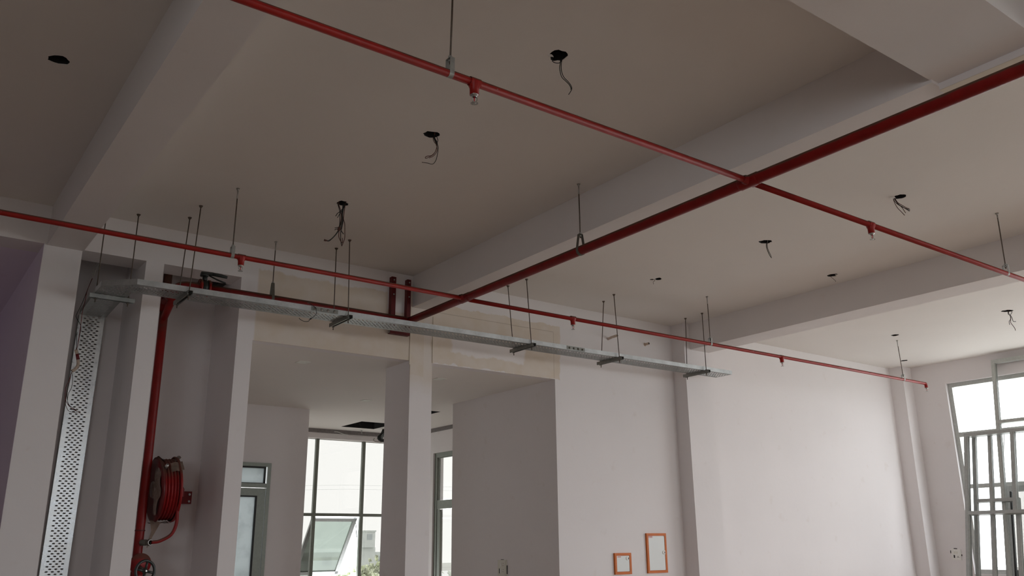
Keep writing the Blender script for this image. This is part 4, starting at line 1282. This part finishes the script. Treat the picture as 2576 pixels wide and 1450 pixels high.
# ================================================================ LOOSE ALUMINIUM FRAMES LEANING BY THE END WINDOW
def leaning(name, label, cat, foot, topx, zt_, posts, bars, mat, dep=.05, group=None):
    t = thing(name, label, cat, (foot, posts[0][0], 0), group)
    X = lambda z: foot + (topx - foot) * z / zt_
    d_ = Vector((topx - foot, 0, zt_)).normalized()
    n_ = Vector((-d_.z, 0, d_.x))
    for y0, y1, z0, z1 in posts:
        yc_, wd = (y0 + y1) / 2, abs(y1 - y0)
        p_ = part(MB().bar((X(z0), yc_, z0), (X(z1), yc_, z1), wd, dep, n_), 'post', mat, t)
        # track ribs on the inner side of the section
        yi = min(y0, y1)
        rb = MB()
        for o_ in (-.32, .05, .38):
            off = n_ * dep * o_
            rb.bar(Vector((X(z0), yi - .006, z0)) + off, Vector((X(z1), yi - .006, z1)) + off, .012, .004, n_)
        part(rb, 'track_rib', 'alu_light', p_)
    for y0, y1, z0, z1 in bars:
        zc_, hh = (z0 + z1) / 2, abs(z1 - z0)
        part(MB().bar((X(zc_), y0, zc_), (X(zc_), y1, zc_), hh * 1.02, dep * .96, n_), 'rail', mat, t)
    return t


leaning('leaning_frame', 'grey aluminium frame with a short middle post, frontmost of those leaning by the end window', 'window frame', 12.77, 13.65, 3.159,
        [(6.657, 6.612, .0, 3.159), (5.971, 5.928, 1.985, 3.108), (5.05, 5.005, .0, 3.159)],
        [(6.612, 5.05, 3.108, 3.158), (6.612, 5.05, 1.938, 1.987), (6.612, 5.05, .05, .1)], 'alu_mid', dep=.08, group='frames leaning by the end window')
leaning('leaning_frame', 'narrow grey aluminium frame leaning behind the frontmost one', 'window frame', 12.905, 13.745, 3.165,
        [(6.588, 6.545, .0, 3.165), (6.350, 6.308, .0, 3.165), (5.99, 5.945, .0, 2.165)],
        [(6.308, 5.99, 2.115, 2.165), (6.545, 6.35, 2.115, 2.165), (6.545, 6.35, 3.122, 3.165)], 'alu_mid', dep=.06, group='frames leaning by the end window')
leaning('leaning_frame', 'tallest grey aluminium frame, rising above the head of the end window', 'window frame', 13.13, 13.965, 4.285,
        [(6.214, 6.165, .0, 4.285), (4.70, 4.655, .0, 4.285)],
        [(6.165, 4.70, 4.225, 4.284), (6.165, 4.70, 3.276, 3.328), (6.165, 4.70, .03, .09)], 'alu_light', dep=.065, group='frames leaning by the end window')
t = leaning('door_leaf', 'glazed aluminium door leaf leaning against the end window behind the frames', 'door leaf', 13.32, 13.86, 2.35,
            [(6.335, 6.215, .0, 2.35), (5.30, 5.18, .0, 2.35)], [(6.215, 5.30, 2.272, 2.35), (6.215, 5.30, .02, .2)], 'alu_mid')
X = lambda z: 13.32 + .54 * z / 2.35
part(MB().bar((X(.2) - .01, 6.203, .2), (X(2.27) - .01, 6.203, 2.27), .020, .045, (-1, 0, .23)), 'gasket', 'gasket', t)
g = MB()
q = [Vector((X(.2), 6.19, .2)), Vector((X(.2), 5.30, .2)), Vector((X(2.27), 5.30, 2.27)), Vector((X(2.27), 6.19, 2.27))]
nn = Vector((.004, 0, 0))
g.add([p_ for p_ in q] + [p_ + nn for p_ in q], [(0, 1, 2, 3), (7, 6, 5, 4)] + [(i, (i + 1) % 4, 4 + (i + 1) % 4, 4 + i) for i in range(4)])
part(g, 'pane', 'glass', t)

# ================================================================ OUTSIDE
struct(MB().box((-60, 14.5, -6.4), (260, 320, -6)), 'ground', 'ground', 'hazy ground far below the windows')
struct(MB().box((14.6, -200, -6.4), (260, 14.4, -6)).box((-60, -200, -6.4), (14.5, -5.6, -6)), 'ground', 'ground', 'hazy ground beyond the end window')


t = thing('apartment_building', 'pale hazy concrete block with a rooftop tank room, seen through the far window', 'building', (60.90, 120, -6))
bx0 = 60.90
part(MB().box((bx0, 120, 1.2), (bx0 + 1.85, 124, 3.6)).box((bx0 - .1, 119.9, 3.45), (bx0 + 1.95, 124.1, 3.65)), 'tank_room', 'concrete', t)
part(MB().box((bx0 + .5, 119.95, 2.3), (bx0 + 1.35, 120.02, 3.1)), 'window', 'far_glass', t)
bb = part(MB().box((bx0 - 12, 121, -6), (bx0 + 6, 134, .5)).box((bx0 - .6, 120.5, -6), (bx0 + 2.2, 121, 1.2)), 'wall', 'concrete', t)
for i in range(5):
    for j in range(2):
        part(MB().box((bx0 - 9 + i * 3, 120.95, -1.2 - j * 3), (bx0 - 7.6 + i * 3, 121.02, .0 - j * 3)), 'window', 'far_glass', t)


def tree(x, y, h, rad, label, seed):
    t = thing('tree', label, 'tree', (x, y, -6), 'trees outside the far window')
    rr = random.Random(seed)
    part(MB().tube([(x, y, -6), (x + .1, y, -4), (x, y, h - rad)], [.22, .17, .08], 10), 'trunk', 'bark', t)
    f = MB()
    for i in range(260):      # crown of leafy tufts
        a, b_ = rr.uniform(0, 2 * math.pi), math.acos(rr.uniform(-1, 1))
        q_ = rad * rr.uniform(.35, .98)
        c_ = Vector((x + q_ * math.sin(b_) * math.cos(a), y + q_ * math.sin(b_) * math.sin(a), h - rad + q_ * .95 * math.cos(b_)))
        s = rr.uniform(.16, .30) * rad / 2
        for k_ in range(3):
            n_ = Vector((rr.gauss(0, 1), rr.gauss(0, 1), rr.gauss(0, 1))).normalized()
            u_ = n_.orthogonal().normalized() * s * rr.uniform(.7, 1.3)
            w2 = n_.cross(u_).normalized() * s * rr.uniform(.5, 1.0)
            f.add([c_ + u_ * 1.1, c_ + w2 + n_ * s * .3, c_ - u_, c_ - w2 - n_ * s * .2, c_ + n_ * s * .5], [(0, 1, 4), (1, 2, 4), (2, 3, 4), (3, 0, 4)])
    part(f, 'foliage', 'leaves', t)


tree(17.64, 34, .75, 1.6, 'pale green tree rising right of the open sash', 1)
tree(22.26, 42, 1.1, 1.5, 'hazy tree just right of the nearer one, by the middle column', 2)
tree(19.68, 40, .9, 1.7, 'faint tree behind the open sash', 3)
tree(18.74, 30, .9, 1.6, 'hazy tree outside the side window', 4)
for i, (z, lab) in enumerate(((5.0, 'upper thin power line across the sky in the far window'), (4.75, 'lower thin power line across the sky in the far window'))):
    t = thing('power_line', lab, 'cable', (24, 50, z), 'power lines outside')
    part(MB().tube([(5, 50, z - .6), (24, 50, z + .15), (46, 50, z + .5)], .006, 5), 'cable', 'concrete', t)
